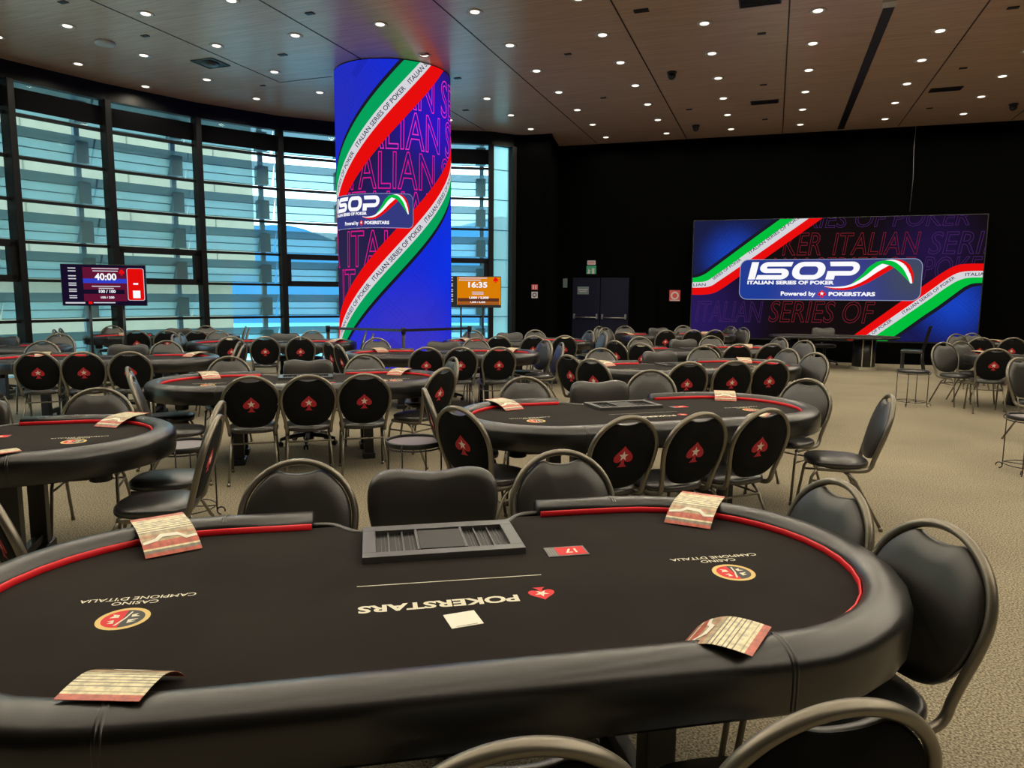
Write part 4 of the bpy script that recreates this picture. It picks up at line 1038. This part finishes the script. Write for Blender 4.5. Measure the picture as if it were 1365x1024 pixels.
for key, (x, y, th) in TABLES.items():
    if tab0 is None: tab0 = make_table(); t_ = tab0
    else: t_ = copy_tree(tab0)
    t_.location = (x, y, 0); t_.rotation_euler = (0, 0, math.radians(th))
    tag(t_, 'oval black poker table with red piping, ' + {'T1': 'the nearest, filling the foreground', 'TB': 'cut by the left edge in the foreground', 'T2': 'second back, right of centre', 'T6': 'third back, right of centre', 'T7': 'fourth back, right of centre',
        'T8': 'the farthest one before the double door', 'T3': 'in front of the blue column, larger of two', 'T4': 'close to the foot of the blue column', 'T5': 'just right of the column near the amber TV', 'TL2': 'midground at left with three spade chairs',
        'TL5': 'directly left of the blue column', 'TL4': 'behind and right of the left TV stand', 'TL3': 'by the windows at the far left edge', 'TR1': 'nearer one at the right edge', 'TR2': 'farther one at the right edge'}[key], 'poker table', 'poker tables set out across the room')
    a = math.radians(th); ca, sa = math.cos(a), math.sin(a)
    def W(u, v): return (x + u * ca - v * sa, y + u * sa + v * ca)
    if key not in ('TR1', 'TR2'):
        px, py = W(.03, .56)
        if deal0 is None: deal0 = make_dealer(); d_ = deal0
        else: d_ = copy_tree(deal0)
        d_.location = (px, py, 0); d_.rotation_euler = (0, 0, a + PI + random.uniform(-.08, .08))
        tag(d_, 'wide low-backed black dealer chair behind ' + TN[key], 'office chair', 'dealer chairs behind the tables')
    for kind, u, v, rz, nm in (('F', -.972, .575, math.radians(25), 'far left'), ('F', 1.105, .515, math.radians(-38), 'far right'), ('N', -.765, -.560, math.radians(-13), 'near left'), ('N', .650, -.600, math.radians(45), 'near right')):
        if kind == 'N' and key not in ('T1', 'TB', 'T2', 'T3'): continue
        if kind == 'N' and key != 'T1' and nm == 'near left': continue
        if key in ('TR1', 'TR2', 'TL3') and nm == 'far right': continue
        k2 = (kind,)
        if leaf0 is None: leaf0 = {}
        if kind not in leaf0: leaf0[kind] = make_leaflet(kind); l_ = leaf0[kind]
        else: l_ = copy_tree(leaf0[kind])
        j1 = 0 if key == 'T1' else random.uniform(-.05, .05)
        px, py = W(u + j1, v); l_.location = (px, py, 0); l_.rotation_euler = (0, 0, a + rz * (1 if key == 'T1' else random.uniform(.7, 1.1)))
        tag(l_, 'striped red and cream leaflet, %s rail of %s' % (nm, TN[key]), 'leaflet', 'striped leaflets on the tables')
    if key in ('T1', 'T2', 'TB'):
        px, py = W(.44, .17); e = empty('table_card', (px, py, 0), a); tag(e, 'small red card lying on the felt of ' + TN[key] + (', numbered 17' if key == 'T1' else ''), 'card')
        MB().rbox((0, 0, .7672), (.145, .088, .003), .001).build('card_base', 'dark_plastic', e)
        A = Art(); A.rect(-.035, -.037, .066, .037, 'print_red', 1)
        if key == 'T1': A.text('17', .015, .016, .034, None, 'print_white', 2, bold=.03, ang=PI, align='C')
        else: A.rect(-.005, -.012, .035, .014, 'print_white', 2)
        for q in range(3): A.rect(-.062 + q * .009, -.03, -.059 + q * .009, .03, 'card_ink', 1)
        A.build('card_print', lambda u_, v_, l: (u_, v_, .7690 + .0003 * l), e)
    if key in ('T1',):
        px, py = W(.019, -.282); e = empty('white_card', (px, py, 0), a + math.radians(10)); tag(e, 'small square white card on the felt beside the POKERSTARS wordmark, nearest table', 'card')
        MB().box((0, 0, .7665), (.090, .086, .0015)).build('sheet', 'card_white', e)
        A = Art(); A.rect(-.03, .036, .03, .039, 'card_ink', 1); A.build('caption', lambda u_, v_, l: (u_, -v_, .7676), e)

# ------------------------------------------------------------------ stage table and its chairs
def stage_table():
    root = empty('feature_table', (1.36, 18.3, 0), math.radians(8)); tag(root, 'long dark feature table on two pedestals in front of the big screen', 'table')
    MB().prism(stadium(.62, .80), .715, .745).build('tabletop', 'black_plastic', root)
    MB().prism(stadium(.50, .80), .745, .750).build('playing_surface', 'felt', root)
    P = stadium(.62, .80); MB().tube([(x, y, .745) for x, y in P], .022, 8, cyc=True).build('edge', 'rail_vinyl', root)
    for s in (-1, 1):
        pd = MB(); n = 20; P = [(.24 * math.cos(2 * PI * i / n), .30 * math.sin(2 * PI * i / n)) for i in range(n)]
        pd.prism([(s * .70 + x, y) for x, y in P], .07, .715, smooth=True); o_ = pd.build('pedestal', 'black_plastic', root)
        st = MB()
        for a in (-2.0, -1.2): st.box((s * .70 + .245 * math.cos(a), .30 * math.sin(a) - .003, .39), (.02, .02, .62))
        st.build('metal_strip', 'stage_gold', o_)
        MB().prism([(s * .70 + x * 1.25, y * 1.2) for x, y in P], 0, .07).build('foot', 'stage_gold', root)
stage_table()
d_ = copy_tree(deal0); d_.location = (1.25, 19.15, 0); d_.rotation_euler = (0, 0, math.radians(8) + PI); tag(d_, 'dark dealer chair behind the feature table at the big screen', 'office chair', 'dealer chairs behind the tables')
def side_chair():
    root = empty('side_chair', (3.02, 18.2, 0), math.radians(75)); tag(root, 'dark straight-backed chair at the right end of the feature table', 'chair')
    b_ = MB(); b_.stack([[(x, y0 - (z - .5) * .22, z) for x, y0 in ((-.2, -.22), (.2, -.22), (.2, -.18), (-.2, -.18))] for z in (.5, .75, .98, 1.04)], smooth=False); b_.build('backrest', 'back_cloth', root)
    MB().rbox((0, 0, .465), (.44, .44, .07), .02).build('seat', 'vinyl_seat', root)
    for s in (-1, 1):
        MB().rbox((s * .19, .19, .22), (.035, .035, .44), .004).build('leg', 'black_metal', root)
        MB().tube([(s * .19, -.20, .52), (s * .19, -.20, .3), (s * .19, -.25, 0)], .018, 6).build('leg', 'black_metal', root)
side_chair()

# ------------------------------------------------------------------ wire drink stands
def make_stand():
    root = empty('drink_stand'); r = .215; h = .55
    def circ(rr, z, n=28): return [(rr * math.cos(2 * PI * i / n), rr * math.sin(2 * PI * i / n), z) for i in range(n)]
    MB().tube(circ(r, h - .012), .020, 8, cyc=True, ry=.007).tube(circ(r, h - .045), .006, 6, cyc=True).build('rim', 'black_metal', root)
    MB().lathe([(r - .012, h - .022), (r - .012, h - .012), (r - .03, h - .014), (.01, h - .014)], 28).build('tray', 'tray_grey', root)
    for k in range(4):
        a = PI / 4 + PI / 2 * k; c_, s_ = math.cos(a), math.sin(a); q = []
        for i in range(11): b_ = -PI / 2 + i / 10 * 1.6 * PI; q.append(((r + .004 + .028 + .028 * math.cos(b_ + PI)) * c_, (r + .004 + .028 + .028 * math.cos(b_ + PI)) * s_, .034 + .028 * math.sin(b_)))
        MB().tube([((r + .004) * c_, (r + .004) * s_, h + .005), ((r + .004) * c_, (r + .004) * s_, .04)], .0055, 6).tube(q, .0055, 6).build('leg', 'black_metal', root)
        MB().tube([((r + .01) * c_ + .02 * math.cos(2 * PI * i / 10) * c_, (r + .01) * s_ + .02 * math.cos(2 * PI * i / 10) * s_, h - .03 + .02 * math.sin(2 * PI * i / 10)) for i in range(10)], .004, 5, cyc=True).build('scroll', 'black_metal', root)
    MB().tube(circ(r * .98, .075), .005, 6, cyc=True).tube([(r * .7, r * .7, .075), (-r * .7, -r * .7, .075)], .005, 6).tube([(-r * .7, r * .7, .075), (r * .7, -r * .7, .075)], .005, 6).build('brace', 'black_metal', root)
    return root
s0 = make_stand()
for i, (x, y, lab) in enumerate([(2.08, 12.35, 'thin black wire drink stand alone on the open carpet at right'), (-2.52, 4.75, 'round-topped wire drink stand left of the second table back'), (-4.02, 3.98, 'wire drink stand behind the right end of the left foreground table'), (2.38, 7.95, 'wire drink stand cut by the right edge of the photo')]):
    c_ = s0 if i == 0 else copy_tree(s0)
    c_.location = (x, y, 0); c_.rotation_euler = (0, 0, .35 + i * .5); tag(c_, lab, 'drink stand', 'wire drink stands between the tables')

# ------------------------------------------------------------------ belt barrier round the column
PO = [(-8.02, 11.65), (-6.33, 11.55), (-5.62, 12.95)]
for (x, y), lab in zip(PO, ('left', 'middle', 'right')):
    e = empty('barrier_post', (x, y, 0)); tag(e, 'black belt-barrier post before the blue column, %s one' % {'left': 'left', 'middle': 'middle', 'right': 'right'}[lab], 'barrier post', 'barrier posts round the column')
    MB().lathe([(.17, 0), (.17, .015), (.05, .03), (.032, .04), (.032, .94)], 20).build('pole', 'black_metal', e)
    MB().lathe([(.042, .94), (.042, 1.04), (.038, 1.05)], 20).build('belt_head', 'black_plastic', e)
for i in (0, 1):
    a = Vector(PO[i]); b_ = Vector(PO[i + 1]); d = b_ - a; m_ = (a + b_) / 2
    tag(MB().box((m_.x, m_.y, 1.0), (d.length - .07, .006, .05), math.atan2(d.y, d.x)).build('barrier_belt', 'black_plastic'), 'black belt stretched between the %s barrier posts before the column' % ('left and middle', 'middle and right')[i], 'belt')

# ------------------------------------------------------------------ world and sun
w = bpy.data.worlds.new('world'); S.world = w; w.use_nodes = True; nt = w.node_tree; bg = nt.nodes['Background']
tc = nt.nodes.new('ShaderNodeTexCoord'); sp = nt.nodes.new('ShaderNodeSeparateXYZ'); nt.links.new(tc.outputs['Generated'], sp.inputs[0])
cr = nt.nodes.new('ShaderNodeValToRGB'); nt.links.new(sp.outputs['Z'], cr.inputs['Fac'])
cr.color_ramp.elements[0].position = 0; cr.color_ramp.elements[0].color = (.78, .93, 1, 1); cr.color_ramp.elements[1].position = .5; cr.color_ramp.elements[1].color = (.50, .72, 1, 1)
nt.links.new(cr.outputs['Color'], bg.inputs['Color']); bg.inputs['Strength'].default_value = 4.6
sun = bpy.data.lights.new('sun', 'SUN'); sun.energy = 2.2; sun.color = (1, .95, .86); sun.angle = math.radians(3)
so_ = bpy.data.objects.new('sun', sun); COL.objects.link(so_)
so_.rotation_euler = Vector((-.62, .30, -.95)).to_track_quat('-Z', 'Y').to_euler()
